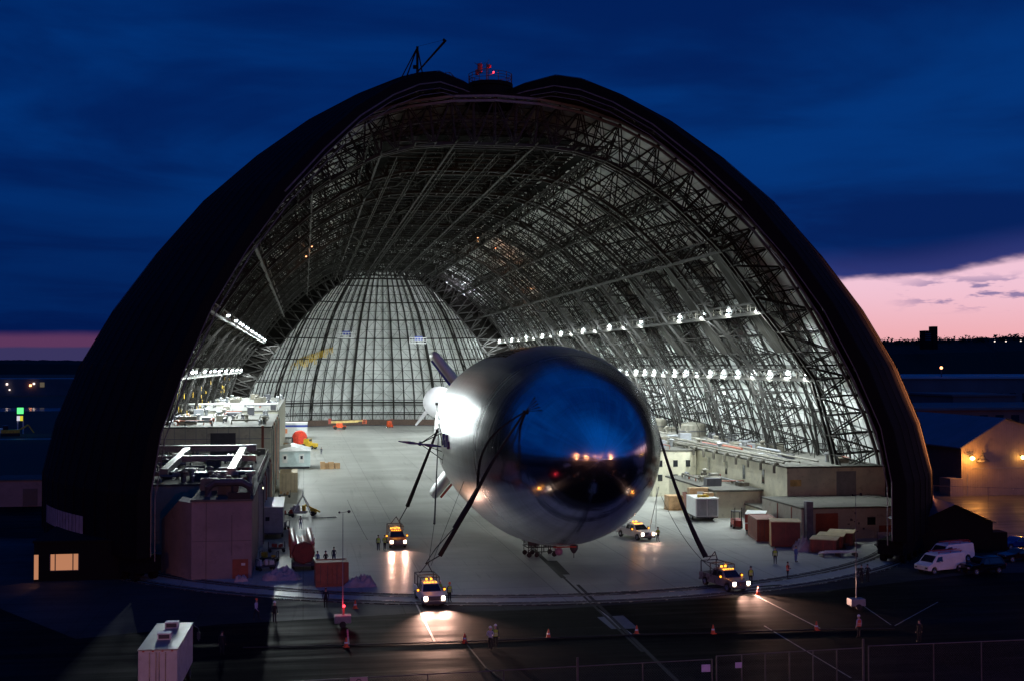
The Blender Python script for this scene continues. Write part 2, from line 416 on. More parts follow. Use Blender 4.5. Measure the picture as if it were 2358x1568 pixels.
# ---------------------------------------------------------------- mesh helpers
class MB:
    def __init__(s):
        s.v, s.f, s.mi, s.cur = [], [], [], 0

    def add(s, vs, fs):
        o = len(s.v)
        s.v += [tuple(q) for q in vs]
        s.f += [tuple(o + i for i in f) for f in fs]
        s.mi += [s.cur] * len(fs)
        return s

    def box(s, x0, x1, y0, y1, z0, z1):
        return s.add([(x0, y0, z0), (x1, y0, z0), (x1, y1, z0), (x0, y1, z0), (x0, y0, z1), (x1, y0, z1), (x1, y1, z1), (x0, y1, z1)],
                     [(0, 3, 2, 1), (4, 5, 6, 7), (0, 1, 5, 4), (1, 2, 6, 5), (2, 3, 7, 6), (3, 0, 4, 7)])

    def cbox(s, c, d):
        return s.box(c[0] - d[0] / 2, c[0] + d[0] / 2, c[1] - d[1] / 2, c[1] + d[1] / 2, c[2] - d[2] / 2, c[2] + d[2] / 2)

    def beam(s, a, b, w=0.2, n=4, w2=None, caps=False):
        a, b = Vector(a), Vector(b)
        d = b - a
        if d.length < 1e-5:
            return s
        d.normalize()
        u = d.cross(Vector((0, 0, 1)))
        if u.length < 0.05:
            u = d.cross(Vector((0, 1, 0)))
        u.normalize()
        v = d.cross(u)
        w2 = w if w2 is None else w2
        vs = []
        for p, r in ((a, w / 2), (b, w2 / 2)):
            for k in range(n):
                t = 2 * math.pi * (k + .5) / n
                vs.append(p + (u * math.cos(t) + v * math.sin(t)) * r * (1.414 if n == 4 else 1))
        fs = [(k, (k + 1) % n, n + (k + 1) % n, n + k) for k in range(n)]
        if caps or n > 4:
            fs += [tuple(range(n))[::-1], tuple(range(n, 2 * n))]
        return s.add(vs, fs)

    def tube(s, pts, r, n=8, r2=None):
        pts = [Vector(p) for p in pts]
        N = len(pts)
        vs, fs = [], []
        for i, p in enumerate(pts):
            d = (pts[min(i + 1, N - 1)] - pts[max(i - 1, 0)]).normalized()
            u = d.cross(Vector((0, 0, 1)))
            if u.length < 0.05:
                u = d.cross(Vector((0, 1, 0)))
            u.normalize()
            v = d.cross(u)
            rr = r if r2 is None else r + (r2 - r) * i / (N - 1)
            vs += [p + (u * math.cos(2 * math.pi * k / n) + v * math.sin(2 * math.pi * k / n)) * rr for k in range(n)]
        for i in range(N - 1):
            fs += [(i * n + k, i * n + (k + 1) % n, (i + 1) * n + (k + 1) % n, (i + 1) * n + k) for k in range(n)]
        fs += [tuple(range(n))[::-1], tuple(range((N - 1) * n, N * n))]
        return s.add(vs, fs)

    def lathe(s, prof, n=24, c=(0, 0, 0), axis='z', a0=0.0, a1=2 * math.pi):
        vs, fs = [], []
        full = abs(a1 - a0 - 2 * math.pi) < 1e-6
        m = n if full else n + 1
        for (r, h) in prof:
            for k in range(m):
                t = a0 + (a1 - a0) * k / n
                q = (r * math.cos(t), r * math.sin(t), h)
                if axis == 'y':
                    q = (q[0], h, q[1])
                elif axis == 'x':
                    q = (h, q[0], q[1])
                vs.append((q[0] + c[0], q[1] + c[1], q[2] + c[2]))
        for i in range(len(prof) - 1):
            for k in range(n):
                k2 = (k + 1) % m
                fs.append((i * m + k, i * m + k2, (i + 1) * m + k2, (i + 1) * m + k))
        return s.add(vs, fs)

    def sphere(s, c, r, n=12, sq=(1, 1, 1)):
        o = len(s.v)
        s.lathe([(r * math.sin(math.pi * i / (n // 2)) + 1e-4, -r * math.cos(math.pi * i / (n // 2))) for i in range(n // 2 + 1)], n)
        for i in range(o, len(s.v)):
            a = s.v[i]
            s.v[i] = (a[0] * sq[0] + c[0], a[1] * sq[1] + c[1], a[2] * sq[2] + c[2])
        return s

    def prism(s, poly, x0, x1, tx=None):
        """polygon of (y, z) extruded along x; tx(z) insets the sides"""
        n = len(poly)
        f = tx or (lambda z: 0)
        vs = [(x0 + f(q[1]), q[0], q[1]) for q in poly] + [(x1 - f(q[1]), q[0], q[1]) for q in poly]
        fs = [tuple(range(n)), tuple(range(n, 2 * n))[::-1]]
        fs += [(k, n + k, n + (k + 1) % n, (k + 1) % n) for k in range(n)]
        return s.add(vs, fs)

    def build(s, name, mats, parent=None, bevel=0, smooth=False, **kw):
        me = bpy.data.meshes.new(name)
        me.from_pydata(s.v, [], s.f)
        if not isinstance(mats, (list, tuple)):
            mats = [mats]
        for q in mats:
            me.materials.append(M[q] if isinstance(q, str) else q)
        if len(mats) > 1:
            me.polygons.foreach_set('material_index', s.mi)
        bm = bmesh.new()
        bm.from_mesh(me)
        if bevel:
            es = [e for e in bm.edges if e.is_manifold and e.calc_face_angle(0) > 0.5]
            bmesh.ops.bevel(bm, geom=es, offset=bevel, segments=2, profile=0.6, affect='EDGES', clamp_overlap=True)
        bmesh.ops.recalc_face_normals(bm, faces=bm.faces)
        bm.to_mesh(me)
        bm.free()
        if smooth:
            me.polygons.foreach_set('use_smooth', [True] * len(me.polygons))
        o = bpy.data.objects.new(name, me)
        COL.objects.link(o)
        if parent is not None:
            o.parent = parent
        for k, q in kw.items():
            o[k] = q
        return o


def thing(name, label, cat, loc=(0, 0, 0), rz=0.0, group=None, sc=1.0):
    o = bpy.data.objects.new(name, None)
    COL.objects.link(o)
    o.empty_display_size = 0.3
    o.location = loc
    o.rotation_euler = (0, 0, rz)
    o.scale = (sc, sc, sc)
    o['label'] = label
    o['category'] = cat
    if group:
        o['group'] = group
    return o


def kids(o):
    return [c for c in bpy.data.objects if c.parent == o]


def copy_thing(src, loc, rz, label, group=None, tree=None):
    tree = tree or {}
    o = src.copy()
    COL.objects.link(o)
    o.location = loc
    o.rotation_euler = (0, 0, rz)
    o['label'] = label
    if group:
        o['group'] = group
    for c in kids(src):
        d = c.copy()
        COL.objects.link(d)
        d.parent = o
        for e in kids(c):
            f = e.copy()
            COL.objects.link(f)
            f.parent = d
    return o


def lamp(name, typ, loc, power, col, parent=None, size=0.3, rot=None, spot=None, blend=0.5):
    l = bpy.data.lights.new(name, typ)
    l.energy = power
    l.color = col
    if typ in ('POINT', 'SPOT'):
        l.shadow_soft_size = size
    if typ == 'SPOT':
        l.spot_size = spot
        l.spot_blend = blend
    o = bpy.data.objects.new(name, l)
    COL.objects.link(o)
    o.location = loc
    if rot:
        o.rotation_euler = rot
    if parent is not None:
        o.parent = parent
    return o


def look(d):
    return Vector(d).to_track_quat('-Z', 'Y').to_euler()


def sheet(name, pts, z, mat, kind='structure', **kw):
    b = MB()
    b.add([(p[0], p[1], z) for p in pts], [tuple(range(len(pts)))])
    o = b.build(name, mat)
    if kind:
        o['kind'] = kind
    for k, v in kw.items():
        o[k] = v
    return o


# ================================================================ ground
CX, CY0, CY1 = 25.5, 165.0, 412.0       # hall axis, front arch, rear arch
PIV = 170.0
RT = 54.0
sheet('ground', [(-6000, -3000), (6000, -3000), (6000, 9000), (-6000, 9000)], -0.016, 'field')
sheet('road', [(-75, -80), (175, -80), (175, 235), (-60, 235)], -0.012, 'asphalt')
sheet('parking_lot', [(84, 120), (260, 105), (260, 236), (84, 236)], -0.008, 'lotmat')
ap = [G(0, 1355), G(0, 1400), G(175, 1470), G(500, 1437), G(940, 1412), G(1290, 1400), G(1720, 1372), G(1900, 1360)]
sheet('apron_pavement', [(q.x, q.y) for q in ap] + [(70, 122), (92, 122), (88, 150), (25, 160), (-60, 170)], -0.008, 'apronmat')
arc = [(CX + 57.0 * math.sin(t), PIV - 57.0 * math.cos(t)) for t in [R(a) for a in range(-62, 75, 4)]]
sheet('hall_floor', [(-31, 185), (-31, 412)] + [(CX + 57 * math.cos(R(a)), CY1 + 57 * math.sin(R(a))) for a in range(180, -1, -6)] + [(82, 185)] + arc[::-1], -0.004, 'hallfloor')
# curved door rails across the threshold
b = MB()
for r_, w_ in ((52.3, .10), (53.7, .10), (56.1, .10), (57.4, .10)):
    pts = [(CX + r_ * math.sin(R(a)), PIV - r_ * math.cos(R(a))) for a in range(-60, 82, 2)]
    for p, q in zip(pts, pts[1:]):
        b.beam((*p, 0.0), (*q, 0.0), w_)
b.build('door_rail_track', 'rail', kind='structure')
b = MB()
for r_, w_ in ((52.7, .5), (53.35, .4), (56.5, .5), (57.1, .35)):
    pts = [(r_, a) for a in range(-60, 82, 2)]
    for (r0, a), (r1, c) in zip(pts, pts[1:]):
        q = [(CX + (r0 + s * w_ / 2) * math.sin(R(t)), PIV - (r0 + s * w_ / 2) * math.cos(R(t)), 0.001) for s, t in ((-1, a), (1, a), (1, c), (-1, c))]
        b.add(q, [(0, 1, 2, 3)])
b.build('rail_groove', 'slot', kind='structure')


def strip(b, p, q, w, z):
    p, q = Vector((p[0], p[1], z)), Vector((q[0], q[1], z))
    n = (q - p).cross(Vector((0, 0, 1))).normalized() * w / 2
    b.add([p - n, p + n, q + n, q - n], [(0, 1, 2, 3)])


# painted lines on apron and floor
b = MB()
for p, q, w_ in (((956, 1385), (1001, 1476), .16), ((1345, 1378), (1458, 1462), .14), ((1732, 1366), (1888, 1446), .16),
                 ((1760, 1440), (1960, 1560), .13), ((1080, 1190), (1195, 1290), .1), ((785, 1050), (865, 1200), .1),
                 ((2160, 1385), (2060, 1440), .08), ((800, 1448), (803, 1487), .14), ((1990, 1395), (2052, 1438), .08)):
    strip(b, G(*p), G(*q), w_, 0.004)
b.build('ground_line_markings', 'marking', kind='structure')
# centre slot and dark repairs
b = MB()
strip(b, G(1165, 1203), G(1298, 1330), .55, 0.0045)
strip(b, G(1270, 1290), G(1300, 1322), 1.2, 0.0055)
strip(b, G(1330, 1345), G(1560, 1568), .35, 0.0045)
strip(b, G(1280, 1312), G(1480, 1500), .25, 0.0065)
for p, q in (((1355, 1366), (1405, 1366)), ((1422, 1364), (1470, 1364)), ((1720, 1352), (1800, 1346))):
    strip(b, G(*p), G(*q), .7, 0.0045)
b.build('floor_slot', 'slot', kind='structure')
q = [G(1375, 1420), G(1435, 1416), G(1470, 1446), G(1408, 1447)]
sheet('concrete_patch', [(p.x, p.y) for p in q], 0.000, pbr('pale_repair_patch', (0.16, 0.16, 0.155), 0.6))

# ================================================================ hangar
O_ = [(56.5, 0), (56.3, 5), (55.4, 10), (53.5, 15.5), (51, 20.5), (49, 24), (45.5, 30), (41.5, 36), (37, 41.5), (33, 45),
      (28, 49.2), (23, 52.8), (17.5, 55.5), (12, 57.3), (6, 58.3), (0, 58.6)]
I_ = [(50, 0), (49.6, 4.5), (48.6, 9.5), (47.2, 15), (45.7, 20), (42.8, 24), (38.3, 29.5), (35.2, 34), (32, 38), (28.4, 41.5),
      (24.5, 45), (20, 48), (15.5, 50.2), (11, 51.5), (5.5, 52), (0, 52)]
hangar = thing('airship_hangar', 'giant black parabolic airship hangar with its clamshell doors open, lit white inside', 'hangar', (CX, CY0, 0))
HL = CY1 - CY0


def lerp(a, b, t):
    return (a[0] + (b[0] - a[0]) * t, a[1] + (b[1] - a[1]) * t)


def full(P):
    return [(-r, z) for r, z in P] + [(r, z) for r, z in P[::-1][1:]]


# cladding: outer and inner skins 0.4 m apart
b = MB()
outp = full([(r + 0.5 * (1 if z < 50 else .3), z + (0.5 if z > 20 else 0.0)) for r, z in O_])
inp = full(O_)
for P_, mi in ((outp, 0), (inp, 1)):
    b.cur = mi
    n = len(P_)
    vs = [(x, 0, z) for x, z in P_] + [(x, HL, z) for x, z in P_]
    b.add(vs, [(k, k + 1, n + k + 1, n + k) for k in range(n - 1)])
b.cur = 0
n = len(inp)
b.add([(x, 0, z) for x, z in inp] + [(x, 0, z) for x, z in outp], [(k, k + 1, n + k + 1, n + k) for k in range(n - 1)])
b.build('roof_shell', ['black_roof', 'cladding'], hangar)
# trim round the front arch
b = MB()
for off in (-0.1, -1.0):
    P_ = [(x * (1 + off * .012), z + off * .7) for x, z in inp]
    for p, q in zip(P_, P_[1:]):
        b.beam((p[0], -0.15, p[1]), (q[0], -0.15, q[1]), .32)
b.build('arch_trim', 'rim', hangar)


def dens(P, k):
    out = []
    for i in range(len(P) - 1):
        for j in range(k):
            out.append(lerp(P[i], P[i + 1], j / k))
    return out + [P[-1]]


OD, ID = full(dens(O_, 2)), full(dens(I_, 2))
NN = len(OD)
# main arches: paired planar trusses with lacing between them
for k in range(11):
    y0 = k * HL / 10
    b = MB()
    for dy in (-1.7, 1.7):
        if k == 0 and dy < 0:
            dy = 0.25
        if k == 10 and dy > 0:
            dy = -0.25
        for i in range(NN - 1):
            o0, o1, i0, i1 = OD[i], OD[i + 1], ID[i], ID[i + 1]
            yy = y0 + dy
            P = lambda q: (q[0], yy, q[1])
            b.beam(P(i0), P(i1), .36)
            b.beam(P(o0), P(o1), .3)
            b.beam(P(i0), P(o0), .16)
            b.beam(P(i0) if i % 2 else P(o0), P(o1) if i % 2 else P(i1), .17)
            b.beam(P(o0) if i % 2 else P(i0), P(i1) if i % 2 else P(o1), .08)
            mo, mi_ = lerp(o0, i0, .5), lerp(o1, i1, .5)
            b.beam(P(mo), P(mi_), .09)
    for i in range(0, NN - 1, 1):
        s = -1.7 if i % 2 else 1.7
        b.beam((ID[i][0], y0 + (s if 0 < k < 10 else 0), ID[i][1]), (ID[i + 1][0], y0 - s, ID[i + 1][1]), .16)
        b.beam((ID[i][0], y0 - 1.7, ID[i][1]), (ID[i][0], y0 + 1.7, ID[i][1]), .16)
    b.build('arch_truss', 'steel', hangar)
# light rafters between the arches
for k in range(40):
    if k % 4 == 0:
        continue
    y0 = k * HL / 40
    b = MB()
    D2 = [lerp(o, i, .30) for o, i in zip(OD, ID)]
    for i in range(NN - 1):
        b.beam((OD[i][0] * .995, y0, OD[i][1]), (OD[i + 1][0] * .995, y0, OD[i + 1][1]), .20)
        b.beam((D2[i][0], y0, D2[i][1]), (D2[i + 1][0], y0, D2[i + 1][1]), .20)
        b.beam((OD[i][0], y0, OD[i][1]) if i % 2 else (D2[i][0], y0, D2[i][1]),
               (D2[i + 1][0], y0, D2[i + 1][1]) if i % 2 else (OD[i + 1][0], y0, OD[i + 1][1]), .13)
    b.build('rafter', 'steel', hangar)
# longitudinal trusses at inner chord nodes, full depth to the skin
for side in (-1, 1):
    for i in (4, 6, 8, 10, 12, 14):
        (ro, zo), (ri, zi) = O_[i], I_[i]
        # lies level from the inner chord to the skin where the wall is steep
        b = MB()
        n = 41
        yy = [HL * j / (n - 1) for j in range(n)]
        A = [(side * ri, q, zi) for q in yy]
        t_ = 0.55 if i > 8 else 0.75
        Bp = [(side * (ri + (ro - ri) * t_), q, zi + (zo - zi) * t_) for q in yy]
        C_ = [(side * ri, q, zi + (1.5 if i < 8 else 2.0)) for q in yy]
        for j in range(n - 1):
            b.beam(A[j], A[j + 1], .42 if i < 10 else .24)
            b.beam(Bp[j], Bp[j + 1], .26)
            b.beam(C_[j], C_[j + 1], .26)
            b.beam(A[j], Bp[j + 1], .16) if j % 2 else b.beam(Bp[j], A[j + 1], .16)
            b.beam(A[j], C_[j], .14)
            b.beam(A[j], C_[j + 1], .12) if j % 2 else b.beam(C_[j], A[j + 1], .12)
            b.beam(A[j], Bp[j], .14)
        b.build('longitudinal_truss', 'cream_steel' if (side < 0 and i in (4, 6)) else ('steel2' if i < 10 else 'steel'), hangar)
# purlins and wall bracing just inside the cladding
b = MB()
for i in range(1, NN - 1):
    b.beam((OD[i][0] * .993, 0.3, OD[i][1] - .15), (OD[i][0] * .993, HL, OD[i][1] - .15), .15)
b.build('purlin', 'steel', hangar)
for side in (-1, 1):
    b = MB()
    for j in range(40):
        for i0, i1 in ((0, 4), (4, 8), (8, 12), (12, 16), (16, 20)):
            a_ = lerp(OD[i0], ID[i0], .33)
            c_ = lerp(OD[i1], ID[i1], .33)
            ya, yb = HL * j / 40, HL * (j + 1) / 40
            b.beam((side * -a_[0], ya, a_[1]), (side * -c_[0], yb, c_[1]), .13)
            b.beam((side * -a_[0], yb, a_[1]), (side * -c_[0], ya, c_[1]), .13)
    for j in range(80):
        for i in range(0, 22, 2):
            f = .5 if j % 2 else .68
            a_, c_ = lerp(OD[i], ID[i], f), lerp(OD[i + 2], ID[i + 2], f)
            ya, yb = HL * j / 80, HL * (j + 1) / 80
            if (i // 2 + j) % 2:
                ya, yb = yb, ya
            b.beam((side * -a_[0], ya, a_[1]), (side * -c_[0], yb, c_[1]), .09)
    b.build('wall_bracing', 'steel', hangar)
# lower wall girts and struts, denser where the photo shows verticals
for side in (-1, 1):
    b = MB()
    for j in range(81):
        ya = HL * j / 80
        for i in range(0, 13):
            p, q = lerp(OD[i], ID[i], .08), lerp(OD[i + 1], ID[i + 1], .08)
            b.beam((-side * p[0], ya, p[1]), (-side * q[0], ya, q[1]), .11)
    b.build('wall_stud', 'steel', hangar)
# plank ceiling decks over the middle, open at the far end
b = MB()
for k in range(17):
    x0 = -15.0 + k * 1.77
    xm = abs(x0 + .83)
    zz = 52.7 - (max(0, xm - 9.5) * .25)
    b.box(x0, x0 + 1.66, 3, HL * .59, zz + .9, zz + 1.0)
b.build('ceiling_deck', 'deck', hangar)
b = MB()
for x0 in (-13, -9, -5, -1, 1.2, 5, 9, 13):
    zr = 51.6 - max(0, abs(x0) - 9.5) * .28
    b.beam((x0, 4, zr), (x0, HL - 1, zr), .1)
    b.beam((x0, 4, zr - .8), (x0, HL - 1, zr - .8), .06)
    for j in range(60):
        b.beam((x0, 4 + j * 4, zr), (x0, 6 + j * 4, zr - .8), .08)
b.build('crane_rail', 'steel', hangar)
b = MB()
for j in range(1, 60):
    b.beam((-16, j * HL / 60, 52.8), (16, j * HL / 60, 52.8), .22)
b.build('ceiling_joist', 'steel', hangar)
rj = random.Random(9)
for j in range(44):
    b = MB()
    x_, y_ = rj.uniform(-21, 21), rj.uniform(4, HL - 20)
    zt = lambda q: 53.2 - max(0, abs(q) - 8) * .42
    p = Vector((x_, y_, zt(x_)))
    for k in range(8):
        x2 = max(-22, min(22, p.x + rj.choice((-3.5, 3.5, 0, 1.5))))
        q = Vector((x2, p.y + rj.uniform(-2, 5), zt(x2) - (rj.uniform(.4, 2.0) if k % 2 == 0 else 0)))
        b.beam(p, q, rj.uniform(.1, .24))
        p = q
    b.build('hanger_strut', 'steel', hangar)
# end portal framing the rear door: trapezoid opening under the last arch
T_ = [(46.5, 2), (45, 8), (42, 15), (36.5, 24), (31.5, 31), (24.5, 39.5), (17.5, 46.5), (12, 50.6), (0, 50.8)]
T2 = dens(T_, 3)
b = MB()
for sd in (-1, 1):
    for i, p in enumerate(T2[:-1]):
        q = T2[i + 1]
        io = min(len(OD) // 2, int(i * (len(OD) // 2) / (len(T2) - 1)))
        a0, a1 = OD[io], OD[min(len(OD) // 2, io + 1)]
        b.beam((sd * p[0], HL - 2.2, p[1]), (sd * q[0], HL - 2.2, q[1]), .55)
        b.beam((sd * p[0], HL - 2.2, p[1]), (-sd * a0[0], HL - 2.0, a0[1]), .35)
        b.beam((sd * p[0], HL - 2.2, p[1]), (-sd * a1[0], HL - 2.0, a1[1]), .28)
        m0 = ((p[0] - a0[0]) / 2, (p[1] + a0[1]) / 2)
        b.beam((sd * m0[0], HL - 2.1, m0[1]), (sd * q[0], HL - 2.1, q[1]), .3)
        b.beam((sd * p[0], HL - 2.2, p[1]), (sd * (p[0] + 1.5), HL - 14, p[1] + 1.5), .22)
b.build('end_portal', 'steel', hangar)
b = MB()
for sd in (-1, 1):
    n_ = len(T_) - 1
    vs = [(sd * p[0], HL - 1.9, p[1]) for p in T_[:n_]] + [(sd * (p[0] + (6.5 if 4 < p[1] < 45 else 3)), HL - 1.9, p[1] + (3.5 if p[1] > 20 else 0)) for p in T_[:n_]]
    b.add(vs, [(k, k + 1, n_ + k + 1, n_ + k) for k in range(n_ - 1)])
b.build('portal_dark_sheet', 'deck', hangar)  # solid dark sheet added in place of the dense edge-on trusses
# catwalk decks along the lamp rows
for side in (-1, 1):
    for i, dz in ((4, 0.35), (6, 0.35)):
        ri, zi = I_[i]
        b = MB()
        x0 = side * ri
        b.box(min(x0, x0 + side * 1.1), max(x0, x0 + side * 1.1), 1, HL - 1, zi + .28, zi + .36)
        o = b.build('catwalk', 'steel2', hangar)
        b = MB()
        b.beam((x0, 1, zi + 1.4), (x0, HL - 1, zi + 1.4), .07)
        b.beam((x0, 1, zi + .9), (x0, HL - 1, zi + .9), .05)
        for j in range(80):
            b.beam((x0, 1 + j * 3.06, zi + .3), (x0, 1 + j * 3.06, zi + 1.4), .06)
        b.build('handrail', 'cream_steel', o)
# net curtains of dark cloth on the right wall, upper level
for j, (ya, yb) in enumerate(((6, 16), (30, 41), (55, 66), (80, 90), (105, 114), (130, 138), (154, 162))):
    b = MB()
    n = 8
    pts0 = lerp(O_[5], I_[5], .5)
    pts1 = lerp(O_[8], I_[8], .45)
    vs = []
    for r_ in range(n + 1):
        p = lerp(pts0, pts1, r_ / n)
        for c_ in range(n + 1):
            vs.append((p[0] + .3 * math.sin(c_ * 1.9 + r_ * .6), ya + (yb - ya) * c_ / n, p[1]))
    b.add(vs, [(r_ * (n + 1) + c_, r_ * (n + 1) + c_ + 1, (r_ + 1) * (n + 1) + c_ + 1, (r_ + 1) * (n + 1) + c_) for r_ in range(n) for c_ in range(n)])
    b.build('wall_netting', 'steel2', hangar)

# door leaves -------------------------------------------------------------
LO = [(58, 2.5), (58, 9), (56.6, 15), (53.8, 22), (49.8, 29), (44.8, 36), (39, 43), (32.5, 49), (26, 54), (20, 57.6), (15, 60), (11, 61), (6, 60.6), (2, 59.8)]
LI = [(56.4, 2.5), (56.4, 9), (55.2, 15), (52.3, 21.5), (48.6, 28.3), (43.8, 34.8), (38, 41.3), (31.8, 47), (26, 51.8), (20.1, 55.4), (15, 57.6), (10.8, 58.7), (6, 58.7), (2, 58.5)]
DP = Vector((0, PIV - CY0, 0))


def leaf(side, a_front, a_back, nm='door_leaf', base=DP, inner='leaf_edge', name_lbl=None):
    def P(r, z, a):
        return (base.x + side * r * math.cos(R(a)), base.y - r * math.sin(R(a)), z)
    n = 22
    ang = [a_front + (a_back - a_front) * k / n for k in range(n + 1)]
    b = MB()
    m = len(LO)
    for P_, mi in ((LO, 0), ([(r - .35, z - .25) for r, z in LO], 1)):
        b.cur = mi
        vs = [P(r, z, a) for a in ang for r, z in P_]
        b.add(vs, [(k * m + i, k * m + i + 1, (k + 1) * m + i + 1, (k + 1) * m + i) for k in range(n) for i in range(m - 1)])
    # leading edge plate
    b.cur = 1
    for a in (a_front,):
        vs = [P(r, z, a) for r, z in LO] + [P(r, z, a) for r, z in LI]
        b.add(vs, [(i, i + 1, m + i + 1, m + i) for i in range(m - 1)])
        vs = [P(r, z, a - .5) for r, z in LO] + [P(r, z, a - .5) for r, z in LI]
        b.add(vs, [(i, i + 1, m + i + 1, m + i) for i in range(m - 1)])
        vs = [P(r, z, a) for r, z in LI] + [P(r, z, a - .5) for r, z in LI]
        b.add(vs, [(i, i + 1, m + i + 1, m + i) for i in range(m - 1)])
    o = b.build(nm, ['black_roof', 'leaf_edge'], hangar)
    # raised seams on the outside
    b = MB()
    for a in ang:
        for i in range(m - 1):
            b.beam(P(LO[i][0] + .05, LO[i][1] + .05, a), P(LO[i + 1][0] + .05, LO[i + 1][1] + .05, a), .05)
    b.build('seam_rib', 'black_roof', o)
    # edge trim: two thin pale lines
    b = MB()
    for off in (0.05, .9):
        Q = [(r - off * .6 + .1, z - off * .6 + .1) for r, z in LI]
        for p, q in zip(Q, Q[1:]):
            b.beam(P(*p, a_front + .15), P(*q, a_front + .15), .09)
    Q = [lerp(a_, c_, .62) for a_, c_ in zip(LO, LI)]
    for p, q in zip(Q[6:], Q[7:]):
        b.beam(P(*p, a_front + .3), P(*q, a_front + .3), .15)
    b.build('edge_trim', 'rim', o)
    # inside framing
    b = MB()
    for a in ang[2::2]:
        for i in range(m - 1):
            b.beam(P(*LI[i], a), P(*LI[i + 1], a), .3)
            b.beam(P(*LO[i], a), P(*LI[i + 1], a), .18) if i % 2 else b.beam(P(*LI[i], a), P(*LO[i + 1], a), .18)
            b.beam(P(*LI[i], a), P(LO[i][0] - .4, LO[i][1] - .3, a), .18)
    for i in range(m):
        for a, c in zip(ang[::2], ang[2::2]):
            b.beam(P(*LI[i], a), P(*LI[i], c), .24)
            b.beam(P(*LI[i], a), P(LO[i][0] - .4, LO[i][1] - .3, c), .14)
            if i < m - 1:
                b.beam(P(*LI[i], a), P(*LI[i + 1], c), .12)
    b.build('door_framing', 'steel', o)
    # platforms at several levels
    b = MB()
    for i in (3, 4, 5, 6, 7):
        for a, c in zip(ang, ang[1:3]):
            q = [P(LI[i][0] + .3, LI[i][1], a - .6), P(LO[i][0] - .6, LI[i][1], a - .6), P(LO[i][0] - .6, LI[i][1], c), P(LI[i][0] + .3, LI[i][1], c)]
            b.add(q, [(0, 1, 2, 3)])
            b.beam(q[0], q[3], .3)
            b.beam(q[0], q[1], .3)
    b.build('service_platform', 'steel2', o)
    # bogies and skirt
    b = MB()
    for k in range(n):
        a, c = ang[k] - .6 * (k == 0), ang[k + 1]
        for (r0, r1, z0, z1) in ((54.6, 57.4, .9, 2.5),):
            q = [P(r0, z0, a), P(r1, z0, a), P(r1, z0, c), P(r0, z0, c), P(r0, z1, a), P(r1, z1, a), P(r1, z1, c), P(r0, z1, c)]
            b.add(q, [(0, 3, 2, 1), (4, 5, 6, 7), (0, 1, 5, 4), (1, 2, 6, 5), (2, 3, 7, 6), (3, 0, 4, 7)])
        am = (a + c) / 2
        for rr in (54.9, 57.1):
            p0 = Vector(P(rr, .5, am))
            d = Vector(P(rr + .3, .5, am)) - p0
            b.beam(p0 - d, p0 + d, .95, 12, caps=True)
    b.build('door_bogie', 'leaf_edge', o)
    return o, P


lf, PL = leaf(-1, 43.5, -15)
rf, PR = leaf(1, 46, -15)
# window strip low on the left leaf and panels low on the right leaf
b = MB()
for a in range(33, 19, -1):
    q = [PL(58.12, 4.0, a), PL(58.12, 4.0, a - .9), PL(58.12, 6.0, a - .9), PL(58.12, 6.0, a)]
    b.add(q, [(0, 1, 2, 3)])
b.build('window_strip', pbr('dull_pinkish_glass', (0.30, 0.25, 0.28), 0.4), lf)
b = MB()
for a0, a1, z0, z1, rr in ((31, 28, 3.2, 6.2, 58.15), (27, 10, 2.0, 4.2, 58.12)):
    for a in [a0 + (a1 - a0) * t / 5 for t in range(5)]:
        c = a + (a1 - a0) / 5
        b.add([PR(rr, z0, a), PR(rr, z0, c), PR(rr, z1, c), PR(rr, z1, a)], [(0, 1, 2, 3)])
b.build('skirt_panel', pbr('dull_pale_panel', (0.35, 0.30, 0.30), 0.5), rf)

# closed rear door ---------------------------------------------------------
b = MB()
n = 40
RP = [(r, z) for r, z in O_[:-1]] + [(0.5, 58.6)]
m = len(RP)


def PB(r, z, t, off=0.0):
    return ((r + off) * math.cos(t), HL + (r + off) * math.sin(t), z)


for off, mi in ((0.0, 1), (0.6, 0)):
    b.cur = mi
    vs = [PB(r, z + off * .5, math.pi * k / n, off) for k in range(n + 1) for r, z in RP]
    b.add(vs, [(k * m + i, k * m + i + 1, (k + 1) * m + i + 1, (k + 1) * m + i) for k in range(n) for i in range(m - 1)])
rd = b.build('rear_door', ['black_roof', 'cladding'], hangar)
b = MB()
NM = 44
for k in range(1, NM):
    t = math.pi * k / NM
    heavy = k % 4 == 0
    for i in range(m - 2):
        p, q = RP[i], RP[i + 1]
        w_ = .5 if heavy else .28
        b.beam(PB(*p, t, -1.9), PB(*q, t, -1.9), w_)
        b.beam(PB(*p, t, -.3), PB(*q, t, -.3), w_ * .7)
        if heavy:
            b.beam(PB(*p, t, -.3), PB(*q, t, -1.9), .2)
for zz in (0.8, 4.0, 7.6, 8.6, 16.5, 24.5, 32, 38.5, 44.5, 50):
    for (r0, z0), (r1, z1) in zip(RP, RP[1:]):
        if z0 <= zz < z1:
            r_ = r0 + (r1 - r0) * (zz - z0) / (z1 - z0)
    for k in range(NM):
        t, u = math.pi * k / NM, math.pi * (k + 1) / NM
        b.beam(PB(r_, zz, t, -1.9), PB(r_, zz, u, -1.9), .42 if zz > 8 else .3)
        b.beam(PB(r_, zz + .7, t, -.3), PB(r_, zz + .7, u, -.3), .2)
lv = [(0.8, 7.6), (8.6, 16.5), (16.5, 24.5), (24.5, 32), (32, 38.5), (38.5, 44.5), (44.5, 50)]


def rz_(zz):
    for (r0, z0), (r1, z1) in zip(RP, RP[1:]):
        if z0 <= zz <= z1:
            return r0 + (r1 - r0) * (zz - z0) / (z1 - z0)


